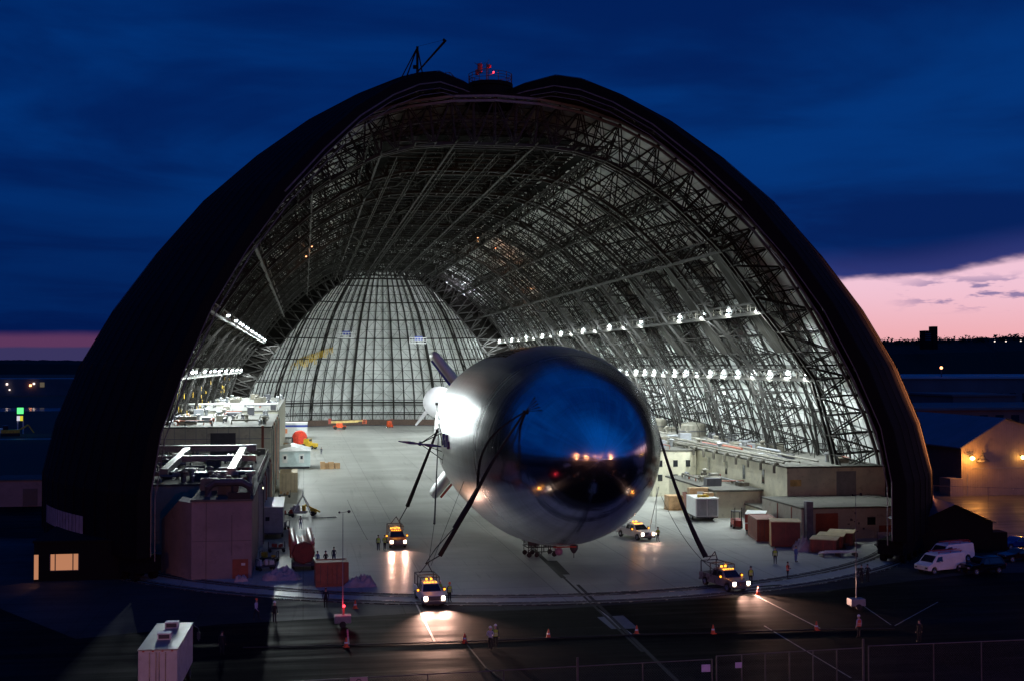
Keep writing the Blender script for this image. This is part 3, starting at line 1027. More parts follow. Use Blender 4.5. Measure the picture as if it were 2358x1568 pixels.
for (za, zb) in lv:
    st_ = 1 if zb < 8 else 2
    for k in range(0, NM, st_):
        t, u = math.pi * k / NM, math.pi * (k + st_) / NM
        zm = (za + zb) / 2
        b.beam(PB(rz_(za), za, t, -1.0), PB(rz_(zb), zb, u, -1.0), .075)
        b.beam(PB(rz_(za), za, u, -1.0), PB(rz_(zb), zb, t, -1.0), .075)
        b.beam(PB(rz_(zm), zm, t, -1.0), PB(rz_(zm), zm, u, -1.0), .12)
b.build('rear_door_framing', 'steel', rd)
b = MB()
b.lathe([(54.2, 0), (54.2, 2.2), (53.6, 2.2), (53.6, 0)], 60, (0, HL, 0), a0=0.05, a1=math.pi - .05)
b.build('kick_wall', pbr('brown_plinth', (0.10, 0.065, 0.05), 0.8), rd)
b = MB()
b.lathe([(50.4, 0.0), (50.4, .25), (49.2, .25), (49.2, 0)], 60, (0, HL, 0), a0=0.05, a1=math.pi - .05)
b.build('rear_kerb', 'dgrey', rd)

# pivot platform on the ridge ----------------------------------------------
pv = AY(1121, 182, PIV)
b = MB()
b.lathe([(0.01, -3.2), (3.0, -3.2), (3.0, -.5), (3.15, -.4), (3.15, 0.1), (0.01, .1)], 28, (0, 5, 61.1))
plat = b.build('pivot_platform', 'leaf_edge', hangar)
b = MB()
for zz in (.5, .9, 1.3):
    b.lathe([(3.0, zz), (3.06, zz), (3.06, zz + .06), (3.0, zz + .06), (3.0, zz)], 28, (0, 5, 61.2))
for k in range(14):
    t = 2 * math.pi * k / 14
    b.beam((3.03 * math.cos(t), 5 + 3.03 * math.sin(t), 61.2), (3.03 * math.cos(t), 5 + 3.03 * math.sin(t), 62.6), .09)
b.build('platform_railing', 'dgrey', plat)
for sx in (-6.5, 8.0):
    b = MB()
    b.tube([(sx, 3, 61.2), (sx, 3, 62.2), (sx + .6, 3, 62.2), (sx + 1.4, 3, 61.4)], .06, 6)
    b.beam((sx + .5, 3, 61.2), (sx + .5, 3, 62.2), .08)
    b.build('roof_ladder_hoop', 'dgrey', hangar)

ant = thing('rooftop_antenna_cluster', 'cluster of dark antennas and drums on a red-lit mast upon the round ridge platform', 'antenna', (CX - .9, 170, 61.2), 0, None, .82)
b = MB()
b.beam((.5, 0, 0), (.5, 0, 3.6), .22)
b.beam((-.4, 0, 2.6), (1.0, 0, 2.8), .12)
b.beam((.5, 0, 1.5), (1.6, 0, 1.9), .1)
b.build('mast', 'dgrey', ant)
b = MB()
b.lathe([(.01, 0), (.42, 0), (.42, 1.5), (.01, 1.5)], 12, (-.7, 0, 2.0))
b.lathe([(.01, 0), (.3, 0), (.3, .9), (.01, .9)], 12, (-1.15, .3, 1.6))
b.lathe([(.01, 0), (.35, 0), (.35, .5), (.01, .5)], 12, (.9, .1, 2.9))
b.build('drum', 'red', ant)
b = MB()
for k in range(7):
    a_ = rnd.uniform(0, 6.28)
    b.beam((-.6, 0, 2.4 + k * .12), (-.6 + math.cos(a_) * 1.1, math.sin(a_), 3.0 + k * .15), .05)
b.beam((.5, 0, 3.6), (.9, 0, 4.3), .07)
b.build('aerial', 'dgrey', ant)
b = MB()
b.lathe([(.01, 0), (.13, 0), (.13, .3), (.01, .36)], 10, (1.65, 0, 1.95))
b.build('red_beacon', 'redlamp', ant)
lamp('beacon_light', 'POINT', (1.65, -.35, 2.1), 60, (1, .05, .08), ant, .1)

dc = AY(961, 163, 158)
crane = thing('derrick_crane', 'black stiff-leg derrick with raised boom on the hangar ridge', 'crane', (dc.x, 158, 59.4), 0, None, .78)
b = MB()
b.beam((0, 0, 0), (0, 0, 4.6), .38)
b.build('mast', 'leaf_edge', crane)
b = MB()
b.beam((0, 0, 4.5), (-2.6, .6, -.6), .16)
b.beam((0, 0, 4.5), (-1.7, 2.0, -.3), .16)
b.beam((0, 0, 4.5), (1.1, 1.6, 0), .16)
b.build('stay', 'leaf_edge', crane)
b = MB()
b.beam((.2, 0, .6), (4.5, -.4, 5.7), .2)
b.beam((.05, 0, .35), (4.6, -.4, 5.5), .16)
for k in range(12):
    t = k / 12
    b.beam((.2 + 4.3 * t, -.4 * t, .6 + 5.1 * t), (.05 + 4.55 * (t + .05), -.4 * t, .35 + 5.15 * (t + .05)), .09)
b.beam((4.2, -.4, 5.9), (4.7, -.4, 5.5), .35)
b.build('boom', 'leaf_edge', crane)
b = MB()
b.beam((0, 0, 4.6), (4.4, -.4, 5.8), .035)
b.build('luffing_cable', 'leaf_edge', crane)
b = MB()
b.cbox((-.35, 0, 1.2), (.7, .7, .5))
b.build('winch', 'leaf_edge', crane)

# ================================================================ floodlights
FG = {('u', 1): 'floodlights in the upper row on the right truss wall', ('u', -1): 'floodlights in the upper row on the left truss wall',
      ('l', 1): 'floodlights in the lower row on the right truss wall', ('l', -1): 'floodlights in the lower row on the left truss wall'}
FLB = {('u', 1): 'white floodlight of the upper row along the right catwalk', ('u', -1): 'white floodlight of the upper row descending along the left catwalk',
       ('l', 1): 'white floodlight of the lower row along the right catwalk', ('l', -1): 'white floodlight of the lower row along the left catwalk'}
proto = {}
FLOOD_W = {'u': 10800, 'l': 6300}
def flood(side, lvl, Y):
    i = 6 if lvl == 'u' else 4
    ri, zi = I_[i]
    x = CX + side * (ri - .35)
    key = (lvl, side)
    if key not in proto:
        t = thing('floodlight', FLB[key], 'floodlight', (x, Y, zi + 1.0), 0, FG[key])
        b = MB()
        b.lathe([(.12, .45), (.22, .38), (.36, .05), (.36, 0), (.30, 0), (.18, .33)], 14)
        b.cbox((0, 0, -.75), (.75, .5, .36))
        b.beam((side * .5, 0, .3), (side * .5, 0, -.9), .1)
        b.build('housing', 'white', t)
        b = MB()
        b.sphere((0, 0, -.1), .27, 12, (1, 1, .9))
        b.build('lens', 'flood', t, smooth=True)
        lamp('flood_lamp', 'SPOT', (-side * 1.1, -.2, -.9), FLOOD_W[lvl], (.86, .96, .96), t, .3, look((.08, .46, -1) if side > 0 else (.26, -.14, -1)), R(168 if side > 0 else 172), .3)
        proto[key] = t
        return t
    return copy_thing(proto[key], (x, Y, zi + 1.0), 0, FLB[key], FG[key])


for k in range(22):
    if k == 4:
        continue
    flood(1, 'u', 167 + 12.4 * k)
    
    if k > 2:
        flood(-1, 'u', 174.5 + 12.2 * k)
for k in range(36):
    flood(1, 'l', 167.5 + 7.1 * k)
    if k > 5 and k % 4 != 3:
        flood(-1, 'l', 173 + 7.1 * k)
# small work lamps high in the trusses
for k, (px, py, Y, col) in enumerate(((1043, 690, 425, 'violet_spot'), (1067, 680, 415, 'violet_spot'), (1092, 668, 405, 'violet_spot'))):
    p = AY(px, py, Y)
    t = thing('work_lamp', ('lowest and farthest', 'middle', 'highest and nearest')[k] + ' of three violet-white lamps high in the right trusses', 'lamp', p, 0, 'violet-white lamps high in the trusses')
    MB().sphere((0, 0, 0), .42, 10).build('lens', col, t)
    MB().lathe([(.2, -.9), (.5, -.4), (.5, -.1)], 12).build('shade', 'dgrey', t)
    lamp('lamp_light', 'POINT', (-2.0, -1.0, .9), 5000, (.88, .86, 1.0), t, .3)
orng = ((1100, 548, 300, 'at the top of the sloping string'), (1160, 598, 312, 'just below the bend of the string'), (1215, 663, 330, 'midway down the string'),
        (1240, 692, 335, 'second from the bottom of the string'), (718, 568, 250, 'in the left truss wall, upper one of the pair'), (705, 591, 255, 'in the left truss wall, lower one of the pair'),
        (1141, 572, 305, 'second from the top of the string'))
for px, py, Y, s in orng:
    p = AY(px, py, Y)
    t = thing('work_lamp', 'small orange lamp in the trusses, ' + s, 'lamp', p, 0, 'orange lamps in the trusses')
    MB().sphere((0, 0, 0), .16, 8).build('bulb', 'orange_spot', t)
    MB().lathe([(.15, .5), (.3, .2), (.3, .05)], 10).build('shade', 'dgrey', t)
    lamp('lamp_light', 'POINT', (0, -.6, -.5), 260, (1, .35, .12), t, .15)

# ================================================================ airship
NOSE = Vector((26.3, 108.5, 13.6))
AR, AL, AA = 10.65, 76.0, 25.0
ship = thing('silver_airship', 'huge silver airship with mirror-like rounded nose held at the hangar mouth', 'airship', NOSE)


def arad(u):
    if u < AA:
        return AR * math.sqrt(max(0, 1 - ((AA - u) / AA) ** 2))
    t = (u - AA) / (AL - AA)
    return AR * math.sqrt(max(0, 1 - t ** 2.6))


us = [AA * (1 - math.cos(math.pi / 2 * k / 32)) for k in range(33)] + [AA + (AL - AA) * k / 50 for k in range(1, 51)]
b = MB()
b.lathe([(max(arad(u), .002), u) for u in us], 96, axis='y')
b.build('hull', 'hull', ship, smooth=True)


def onhull(u, deg, off=0.0):
    """deg measured from +x (right) counter-clockwise seen from the nose side"""
    r = arad(u) + off
    return Vector((r * math.cos(R(deg)), u, r * math.sin(R(deg))))


b = MB()
for k in range(15):                     # solar strips on the crown
    a0 = 80 + k * 2.6
    for u0, u1 in ((22.0, 36.0),):
        n = 6
        for j in range(n):
            ua, ub = u0 + (u1 - u0) * j / n, u0 + (u1 - u0) * (j + 1) / n
            b.add([onhull(ua, a0, .05), onhull(ub, a0, .05), onhull(ub, a0 + 1.9, .05), onhull(ua, a0 + 1.9, .05)], [(0, 1, 2, 3)])
b.build('solar_array', 'solar', ship)
# line attachment patches with finger straps
for nm, (u, d) in (('l', (6.25, 144)), ('r', (12, 26)), ('ml', (40, 176)), ('mr', (40, 6))):
    b = MB()
    c = onhull(u, d, .02)
    for k in range(5):
        e = onhull(u - 1.6 + .5 * k if u < 20 else u - 1.2 + .4 * k, d + (5 if d < 90 else -8) + k * 1.3 * (1 if d < 90 else -1), .05)
        b.beam(c, e, .045)
    b.lathe([(.01, 0), (.3, 0), (.3, .12), (.01, .12)], 10, tuple(c))
    b.build('line_patch', 'black', ship)
# fins in an X, near the tail
for sx, sz in ((-1, 1), (1, 1), (-1, -1), (1, -1)):
    b = MB()
    u0, u1, u2, u3 = 66.0, 74.0, 72.5, 67.0
    d = 52 if sz > 0 else 52
    ca, sa = sx * .62, sz * .785
    def F_(u, r, th):
        # th: thickness offset perpendicular to the fin plane
        return (ca * r - sa * sx * sz * 0 + (-sa) * th, u, sa * r + ca * th)
    stn = [(3.6, u0 - 1.2, u1 + 1.2, 1.1), (7.5, u0, u1, 1.1), (10.2, u0 + .6, u1 - .2, 1.0), (12.6, u3, u2, .9), (13.1, u3 + .6, u2 - .6, .5)]
    vs, fs = [], []
    nn = 14
    for r, ua, ub, th in stn:
        for k in range(nn):
            t = 2 * math.pi * k / nn
            cu = (ua + ub) / 2 - math.cos(t) * (ub - ua) / 2
            tt = math.sin(t) * th * (0.55 + .45 * math.cos(t * .5) ** 2)
            vs.append(F_(cu, r, tt))
    for i in range(len(stn) - 1):
        fs += [(i * nn + k, i * nn + (k + 1) % nn, (i + 1) * nn + (k + 1) % nn, (i + 1) * nn + k) for k in range(nn)]
    fs += [tuple(range(nn)), tuple(range(4 * nn, 5 * nn))]
    b.add(vs, fs)
    f = b.build('fin', 'finwhite', ship, smooth=True)
    b = MB()
    b.beam(F_(u0 + 1.2, 5.0, 1.0 * (-sx)), F_(u0 + 1.6, 12.4, .86 * (-sx)), .36, 4, .3, True)
    b.build('rudder_stripe', 'blue' if sz > 0 else 'red', f)
# motor outriggers with blue blades
for sx in (-1, 1):
    for nm, u in (('mid', 36.0),):
        b = MB()
        c = Vector((sx * 12.9, u, -.6))
        for q in (onhull(u - 2, 180 - 4 if sx < 0 else 4), onhull(u + 2, 180 - 4 if sx < 0 else 4), onhull(u, 180 + 14 if sx < 0 else -14), onhull(u - 1, 180 + 8 if sx < 0 else -8)):
            b.beam(q, c, .09)
        b.beam(onhull(u - 3, 180 + 9 if sx < 0 else -9), onhull(u + 2, 180 + 17 if sx < 0 else -17), .1)
        b.build('motor_outrigger', 'steel', ship)
        b = MB()
        b.lathe([(.02, -.9), (.22, -.6), (.28, 0), (.2, .6), (.02, .8)], 12, tuple(c), axis='y')
        mt = b.build('motor', 'dgrey', ship)
        b = MB()
        for s2 in (-1, 1):
            tip = c + Vector((2.6 * s2, -.95, (.35 if sx < 0 else -2.4) * s2 * (1 if sx > 0 else -1)))
            mid = c + (tip - c) * .5 + Vector((0, -.5, 0))
            b.beam(c + Vector((0, -.95, 0)), mid, .16, 4, .34)
            b.beam(mid, tip, .34, 4, .1, True)
        b.build('propeller_blade', 'blueprop', mt)
b = MB()
a_, c_ = onhull(31.5, 183), onhull(33.0, 160, 1.4)
b.beam(a_ + Vector((-.2, 0, 0)), c_, .09)
b.cbox(tuple(c_), (.3, .3, .3))
b.build('side_boom', 'steel', ship)
for k in range(4):
    b = MB()
    p = onhull(26 + k * 1.6, 180 + 1 - (k % 2) * 2, .1)
    b.cbox(tuple(p), (.3, .35, 1.3 if k % 2 else .8))
    b.build('hull_box', 'blueprop', ship)
# payload bits under the belly
b = MB()
b.lathe([(.01, -.55), (.2, -.45), (.42, -.1), (.45, .3), (.01, .35)], 14, (1.6, 18.5, -10.6))
b.beam((1.6, 18.5, -11.1), (1.6, 18.5, -11.6), .06)
b.build('sensor_pod', 'dgrey', ship)
b = MB()
b.sphere((0.0, 18.5, -10.9), .42, 14)
b.build('antenna_ball', pbr('mauve_radome', (0.35, 0.18, 0.30), 0.5), ship, smooth=True)
b = MB()
b.beam((-1.2, 15.5, -10.0), (1.2, 15.5, -10.0), .12)
b.build('belly_bracket', 'red', ship)

# ================================================================ white aerostat moored at the far end
ap_ = AY(1012, 926, 410)
aer = thing('white_aerostat', 'round white tethered balloon floating behind the left flank of the silver airship', 'aerostat', ap_)
b = MB()
b.lathe([(max(.01, 5.3 * math.sqrt(max(0, 1 - ((6 - u) / 6) ** 2)) if u < 6 else 5.3 * math.sqrt(max(0, 1 - ((u - 6) / 17) ** 2))), u - 6) for u in [0, .1, .4, 1, 2, 3, 4.5, 6, 9, 12, 15, 18, 20, 22, 23]], 36, axis='y')
b.build('envelope', 'aerostat', aer, smooth=True)
for sx in (-1, 1):
    b = MB()
    b.add([(sx * 3.2, 9, -3.6), (sx * 6.8, 12, -8.0), (sx * 6.8, 15, -8.0), (sx * 3.2, 17, -3.2), (sx * 3.0, 9, -3.9), (sx * 6.6, 12, -8.3), (sx * 6.6, 15, -8.3), (sx * 3.0, 17, -3.5)],
          [(0, 1, 2, 3), (4, 7, 6, 5), (0, 4, 5, 1), (1, 5, 6, 2), (2, 6, 7, 3), (3, 7, 4, 0)])
    b.build('fin', 'aerostat', aer)
b = MB()
for x_ in (-2.0, 2.0):
    b.beam((x_, 0, -4.8), (x_ * 1.4, -3, -ap_.z), .06)
b.build('mooring_line', 'rope', aer)


# ================================================================ tether lines
def sag(a, b, s, n=14):
    a, b = Vector(a), Vector(b)
    return [a + (b - a) * (k / n) - Vector((0, 0, s * 4 * (k / n) * (1 - k / n))) for k in range(n + 1)]


def line_thing(label, parts, cat='tether line', name='tether_line'):
    b0 = MB()
    for pts, r0, r1, m in parts[:1]:
        b0.tube(pts, r0, 6, r1)
    t = thing(name, label, cat, parts[0][0][-1])
    for i, (pts, r0, r1, m) in enumerate(parts):
        off = parts[0][0][-1]
        b = MB()
        b.tube([Vector(p) - Vector(off) for p in pts], r0, 6, r1)
        b.build('sleeve' if r1 > .1 else 'rope', m, t)
    return t


TL = {'nl': (11.3, 116.2, 3.5), 'nr': (40.2, 118.0, 3.3), 'bl': (11.6, 152.0, 3.2), 'br': (42.8, 150.0, 2.6)}
aL, aR = NOSE + onhull(6.25, 144, .05), NOSE + onhull(12, 26, .05)
aML, aMR = NOSE + onhull(40, 176, .05), NOSE + onhull(40, 6, .05)
e = AY(1013, 1278, 117.6)
line_thing('thick black sleeved line from the airship nose down to the nearest left pickup', [([aL.lerp(e, k / 14) + Vector((-.5, -1.1, 0)) * math.sin(math.pi * min(1, k / 9)) for k in range(15)], .10, .25, 'hose'), ([e, TL['nl']], .05, .05, 'hose')])
e2 = AY(1045, 1215, 118.2)
mid = AY(1100, 1122, 119)
pts = [aL.lerp(mid, t) + Vector((-1.5 * math.sin(math.pi * t), -.9 * math.sin(math.pi * t), .7 * math.sin(math.pi * t))) for t in [k / 10 for k in range(11)]] + [mid.lerp(e2, t) for t in (.33, .66, 1)]
line_thing('slack black sleeved line bowing out beside the straight nose line on the left', [(pts, .08, .17, 'hose'), ([e2, AY(1003, 1262, 117.5), TL['nl']], .04, .04, 'hose')])
e = AY(938, 1165, 152)
line_thing('black sleeved line from behind the airship to the left pickup with the orange beacon', [(sag(aML, e, 0), .13, .26, 'hose'), ([e, TL['bl'], (11.9, 152, 1.4)], .07, .07, 'rope')])
e = AY(1625, 1281, 117.5)
line_thing('curved thick black sleeved line from the nose down to the near right pickup', [(sag(aR, e, 1.2), .09, .28, 'hose'), ([e, TL['nr']], .06, .06, 'rope')])
p0 = AY(1010, 985, 145)
line_thing('thin rope hanging straight down from the airship flank to the near left pickup', [([p0, AY(1001, 1190, 128), AY(1000, 1205, 127)], .05, .12, 'rope'), ([AY(1000, 1205, 127), (11.6, 116.4, 3.4)], .03, .03, 'rope')], name='handling_rope')
line_thing('thin rope from the airship belly slanting to the near left pickup', [([NOSE + onhull(20, 200), (11.9, 117, 3.2)], .025, .025, 'rope')], name='handling_rope')
line_thing('pale thin pole-like rope pair dropping beside the far right pickup', [([AY(1517, 1120, 150), (43.0, 151.5, 1.2)], .045, .045, 'offwhite'), ([AY(1512, 1120, 150), AY(1510, 1218, 150)], .03, .03, 'offwhite')], name='handling_rope')
line_thing('slack grey rope sagging from the right flank to the near right pickup', [(sag(AY(1522, 1140, 145), (40.5, 118.2, 1.6), 1.2), .03, .04, 'rope')], name='handling_rope')
line_thing('long thin line from the left floor edge up to the yellow vested pair', [(sag(AY(800, 1150, 200), (7.6, 150, 1.2), .2), .03, .03, 'rope')], name='handling_rope')


# ================================================================ vehicles
def wheel(parent, x, y, r=.38, w=.26):
    s = 1 if x > 0 else -1
    b = MB()
    b.lathe([(r * .62, -w / 2), (r * .95, -w / 2), (r, -w * .32), (r, w * .32), (r * .95, w / 2), (r * .62, w / 2)], 20, (x, y, r), axis='x')
    t = b.build('wheel', 'black', parent)
    b = MB()
    b.lathe([(.01, s * w * .30), (r * .2, s * w * .42), (r * .3, s * w * .3), (r * .5, s * w * .28), (r * .63, s * w * .46)], 16, (x, y, r), axis='x')
    for k in range(5):
        a = k * 1.2566
        b.beam((x + s * w * .33, y, r), (x + s * w * .36, y + math.cos(a) * r * .6, r + math.sin(a) * r * .6), .06)
    b.build('rim', 'chrome', t)
    return t


def arches(y, z0, r, n=7):
    """points of a wheel opening going from front to rear (increasing y)"""
    return [(y - r * math.cos(math.pi * k / n), z0 + r * math.sin(math.pi * k / n)) for k in range(n + 1)]


def windows(parent, polys, hw, tilt):
    for poly in polys:
        for s in (-1, 1):
            b = MB()
            vs = [(s * (hw - tilt(z) + .012), y, z) for y, z in poly]
            b.add(vs + [(v[0] - s * .03, v[1], v[2]) for v in vs], [tuple(range(len(poly))), tuple(range(len(poly), 2 * len(poly)))[::-1]] +
                  [(k, (k + 1) % len(poly), len(poly) + (k + 1) % len(poly), len(poly) + k) for k in range(len(poly))])
            b.build('side_window', 'glass', parent)


def quadwin(parent, name, pts, mat='glass', th=(0, -.02, .012)):
    b = MB()
    o = [Vector(p) + Vector(th) for p in pts]
    i = [Vector(p) for p in pts]
    b.add(o + i, [(0, 1, 2, 3), (7, 6, 5, 4), (0, 4, 5, 1), (1, 5, 6, 2), (2, 6, 7, 3), (3, 7, 4, 0)])
    return b.build(name, mat, parent)


def pickup(label, loc, rz, paint, beacons=True, lights=True, glow=1.0, rack=True, beam=900):
    t = thing('pickup_truck', label, 'pickup truck', loc, rz, 'pickup trucks holding the airship lines' if rack else None)
    tz = lambda z: 0 if z < 1.15 else (z - 1.15) * .32
    b = MB()
    body = [(-2.95, .62), (-2.98, .95), (-2.9, 1.12), (-1.6, 1.24), (-1.55, 1.2), (.95, 1.2), (1.0, 1.25), (3.0, 1.25), (3.05, .6)]
    body += arches(2.05, .45, .5)[::-1] + [(1.5, .42), (-1.35, .42)] + arches(-1.95, .45, .5)[::-1] + [(-2.5, .45)]
    b.prism(body, -1.0, 1.0)
    b.build('body', paint, t, bevel=.04)
    b = MB()
    b.prism([(-1.62, 1.18), (-.85, 1.86), (-.6, 1.93), (.7, 1.93), (.88, 1.86), (.98, 1.18)], -.96, .96, tz)
    b.build('cab', paint, t, bevel=.035)
    windows(t, [[(-1.1, 1.25), (-.78, 1.74), (-.12, 1.78), (-.1, 1.25)], [(-.02, 1.25), (-.03, 1.78), (.62, 1.76), (.8, 1.25)]], .96, tz)
    quadwin(t, 'windscreen', [(-.86, -1.56, 1.26), (.86, -1.56, 1.26), (.70, -.92, 1.82), (-.70, -.92, 1.82)])
    b = MB()
    b.box(-.55, .55, 3.0, 3.06, .7, 1.1)
    b.box(-.85, .85, 1.05, 2.95, 1.252, 1.262)
    b.build('cargo_bed', 'dgrey', t)
    b = MB()
    b.box(-.62, .62, -3.03, -2.95, .68, 1.06)
    g = b.build('grille', 'dgrey', t)
    b = MB()
    for k in range(4):
        b.box(-.6, .6, -3.05, -3.02, .74 + k * .08, .765 + k * .08)
    b.build('grille_bar', 'chrome', g)
    b = MB()
    b.box(-1.02, 1.02, -3.2, -2.95, .38, .62)
    b.build('front_bumper', 'dgrey', t, bevel=.04)
    b = MB()
    b.box(-1.0, 1.0, 3.0, 3.2, .42, .6)
    b.build('rear_bumper', 'chrome', t, bevel=.03)
    for s in (-1, 1):
        b = MB()
        b.box(s * .8 - .16, s * .8 + .16, -3.06, -2.97, .72, 1.02)
        h = b.build('headlight', 'head' if lights else 'chrome', t, bevel=.03)
        if lights:
            lamp('headlight_beam', 'SPOT', (s * .8, -3.35, .85), beam, (1, .56, .42), t, .13, look((0, -1, -.075)), R(70), .9)
        b = MB()
        b.box(s * 1.22 - .13, s * 1.22 + .13, -1.2, -1.08, 1.2, 1.55)
        b.beam((s * .95, -1.1, 1.28), (s * 1.15, -1.12, 1.3), .06)
        mr = b.build('wing_mirror', 'dgrey', t)
        if lights:
            b = MB()
            b.cbox((s * 1.24, -1.24, 1.36), (.16, .06, .16))
            b.build('marker_lamp', 'amber', mr)
        b = MB()
        b.box(s * .93 - .05, s * .93 + .05, 3.05, 3.09, .85, 1.2)
        b.build('tail_light', 'red', t)
    for x_ in (-.88, .88):
        wheel(t, x_, -1.95, .41, .28)
        wheel(t, x_, 2.05, .41, .28)
    b = MB()
    for k in range(5):
        b.box(-.62 + k * .27, -.5 + k * .27, -.8, -.66, 1.93, 2.0)
    if lights:
        b.build('cab_marker_light', 'amber_hot', t)
    if rack:
        b = MB()
        for x_ in (-.9, .9):
            for y_ in (1.15, 2.85):
                b.beam((x_, y_, 1.25), (x_, y_, 2.35), .08)
            b.beam((x_, -.4, 2.35), (x_, 2.85, 2.35), .08)
            b.beam((x_, -.4, 1.9), (x_, -.4, 2.35), .07)
        for y_ in (-.4, 1.15, 2.85):
            b.beam((-.9, y_, 2.35), (.9, y_, 2.35), .08)
        b.beam((-.5, 2.3, 2.35), (.2, 2.0, 3.3), .07)
        b.beam((.7, 2.3, 2.35), (.2, 2.0, 3.3), .07)
        b.build('bed_rack', 'dgrey', t)
    if beacons:
        b = MB()
        b.box(-.75, .75, .0, .3, 1.97, 2.03)
        lb = b.build('light_bar', 'chrome', t)
        for k in range(2 if glow < 2 else 5):
            b = MB()
            b.cbox((-.22 + k * .44 if glow < 2 else -.62 + k * .25, .15, 2.12 + (0 if glow < 2 else .06 * (k % 2))), (.15, .2, .14))
            b.build('beacon', 'amber_hot', lb)
        lamp('beacon_light', 'POINT', (0, -.35, 2.5), 60 * glow, (1, .35, .05), t, .2)
    return t


def yawto(p):
    return 0.0


tr1 = pickup('near left white pickup with headlights on, facing out at the door rails', (*G(988, 1385)[:2], 0), R(4), 'white', beam=7500)
tr2 = pickup('near right silver pickup with headlights on, turned slightly to the right', (*G(1668, 1352)[:2], 0), R(14), pbr('silver_grey_paint', (.28, .28, .30), .3, .3), beam=7500)
tr3 = pickup('left pickup deep in the hall with roof beacons, their orange glow painted into its body', (*G(912, 1255)[:2], 0), R(1), 'rust', glow=2.4)  # white truck; the rust paint carries the orange light of its beacons
tr4 = pickup('white pickup under the right side of the airship with one amber beacon', (*G(1463, 1238)[:2], 0), R(17), 'white', glow=1.2, rack=False)


def carbody(name, label, cat, loc, rz, paint, prof, hw, wins, ws, wh, wr, extra=None, belt=.95, k=.30):
    t = thing(name, label, cat, loc, rz)
    tz = lambda z: 0 if z < belt else (z - belt) * k
    b = MB()
    b.prism(prof, -hw, hw, tz)
    b.build('body', paint, t, bevel=.05)
    windows(t, wins, hw, tz)
    for nm, pts in ws:
        quadwin(t, nm, pts, th=(0, -.015 if nm == 'windscreen' else .02, .012))
    y0 = min(p[0] for p in prof)
    y1 = max(p[0] for p in prof)
    for s in (-1, 1):
        b = MB()
        b.box(s * hw * .72 - .16, s * hw * .72 + .16, y0 - .03, y0 + .03, .62, .82)
        b.build('headlight', 'chrome', t, bevel=.02)
        b = MB()
        b.box(s * hw * .86 - .09, s * hw * .86 + .09, y1 - .03, y1 + .03, .75, 1.05)
        b.build('tail_light', 'red', t)
        b = MB()
        b.cbox((s * (hw + .1), wh[0] + .75, belt + .08), (.2, .1, .16))
        b.build('wing_mirror', paint, t, bevel=.02)
    for x_ in (-hw + .12, hw - .12):
        for y_ in wh:
            wheel(t, x_, y_, wr, .23)
    if extra:
        extra(t)
    return t


def van(label, loc, rz):
    prof = [(-2.75, .45), (-2.78, .95), (-2.1, 1.18), (-1.35, 1.95), (-1.1, 2.06), (2.55, 2.08), (2.72, 1.95), (2.8, .9), (2.8, .42)]
    prof += arches(1.75, .4, .42)[::-1] + arches(-1.85, .4, .42)[::-1]
    def extra(t):
        b = MB()
        for x_ in (-.7, .7):
            b.beam((x_, -1.0, 2.25), (x_, 2.5, 2.25), .06)
            for y_ in (-.9, .8, 2.3):
                b.beam((x_, y_, 2.05), (x_, y_, 2.25), .05)
        for k in range(9):
            b.beam((-.2, -1 + k * .4, 2.3), (.2, -1 + k * .4, 2.3), .05)
        b.beam((-.2, -1.3, 2.3), (-.2, 2.7, 2.3), .06)
        b.beam((.2, -1.3, 2.3), (.2, 2.7, 2.3), .06)
        b.build('roof_ladder', 'red', t)
        for s in (-1, 1):
            b = MB()
            b.box(s * .42 - .32, s * .42 + .32, 2.76, 2.80, 1.25, 1.75)
            b.build('rear_window', 'glass', t)
    return carbody('white_van', label, 'van', loc, rz, 'white', prof, 1.0,
                   [[(-1.65, 1.28), (-1.25, 1.78), (-.62, 1.8), (-.62, 1.28)]],
                   [('windscreen', [(-.85, -2.02, 1.24), (.85, -2.02, 1.24), (.78, -1.42, 1.88), (-.78, -1.42, 1.88)])], (-1.85, 1.75), .36, extra, 1.2, .14)


v = van('nearer white van with ladder rack parked at the lower right', (*G(2165, 1316)[:2], 0), R(-72))
van('farther white van with ladder rack, half behind the nearer van', (*G(2188, 1292)[:2], 0), R(-72))


def sedan_prof(L, h, hood, suv=False):
    a = L / 2
    if suv:
        p = [(-a, .45), (-a - .02, .8), (-a + .2, 1.02), (-a + 1.25, 1.1), (-a + 1.85, h - .06), (-a + 2.2, h), (a - .5, h), (a - .12, h - .5), (a, .95), (a, .45)]
    else:
        p = [(-a, .4), (-a - .02, .68), (-a + .2, .82), (-a + 1.35, .95), (-a + 2.1, h - .04), (-a + 2.5, h), (a - 1.5, h - .02), (a - .75, 1.0), (a - .1, .95), (a, .8), (a, .4)]
    return p + arches(a - .95, .38, .38)[::-1] + arches(-a + .85, .38, .38)[::-1]


def sedan(label, loc, rz, paint, L=4.7, h=1.42, suv=False, name='parked_car'):
    a = L / 2
    bl = 1.05 if suv else .92
    return carbody(name, label, 'suv' if suv else 'car', loc, rz, paint, sedan_prof(L, h, 0, suv), .92,
                   [[(-a + 1.75, bl + .05), (-a + 2.2, h - .12), (-.05 + .2, h - .1), (.15, bl + .05)], [(.25, bl + .05), (.25, h - .1), (a - (.75 if suv else 1.6), h - .12), (a - (.4 if suv else 1.05), bl + .06)]],
                   [('windscreen', [(-.78, -a + (1.33 if suv else 1.48), bl + .06), (.78, -a + (1.33 if suv else 1.48), bl + .06), (.68, -a + (1.8 if suv else 2.05), h - .1), (-.68, -a + (1.8 if suv else 2.05), h - .1)])],
                   (-a + .85, a - .95), .34, None, bl, .30)


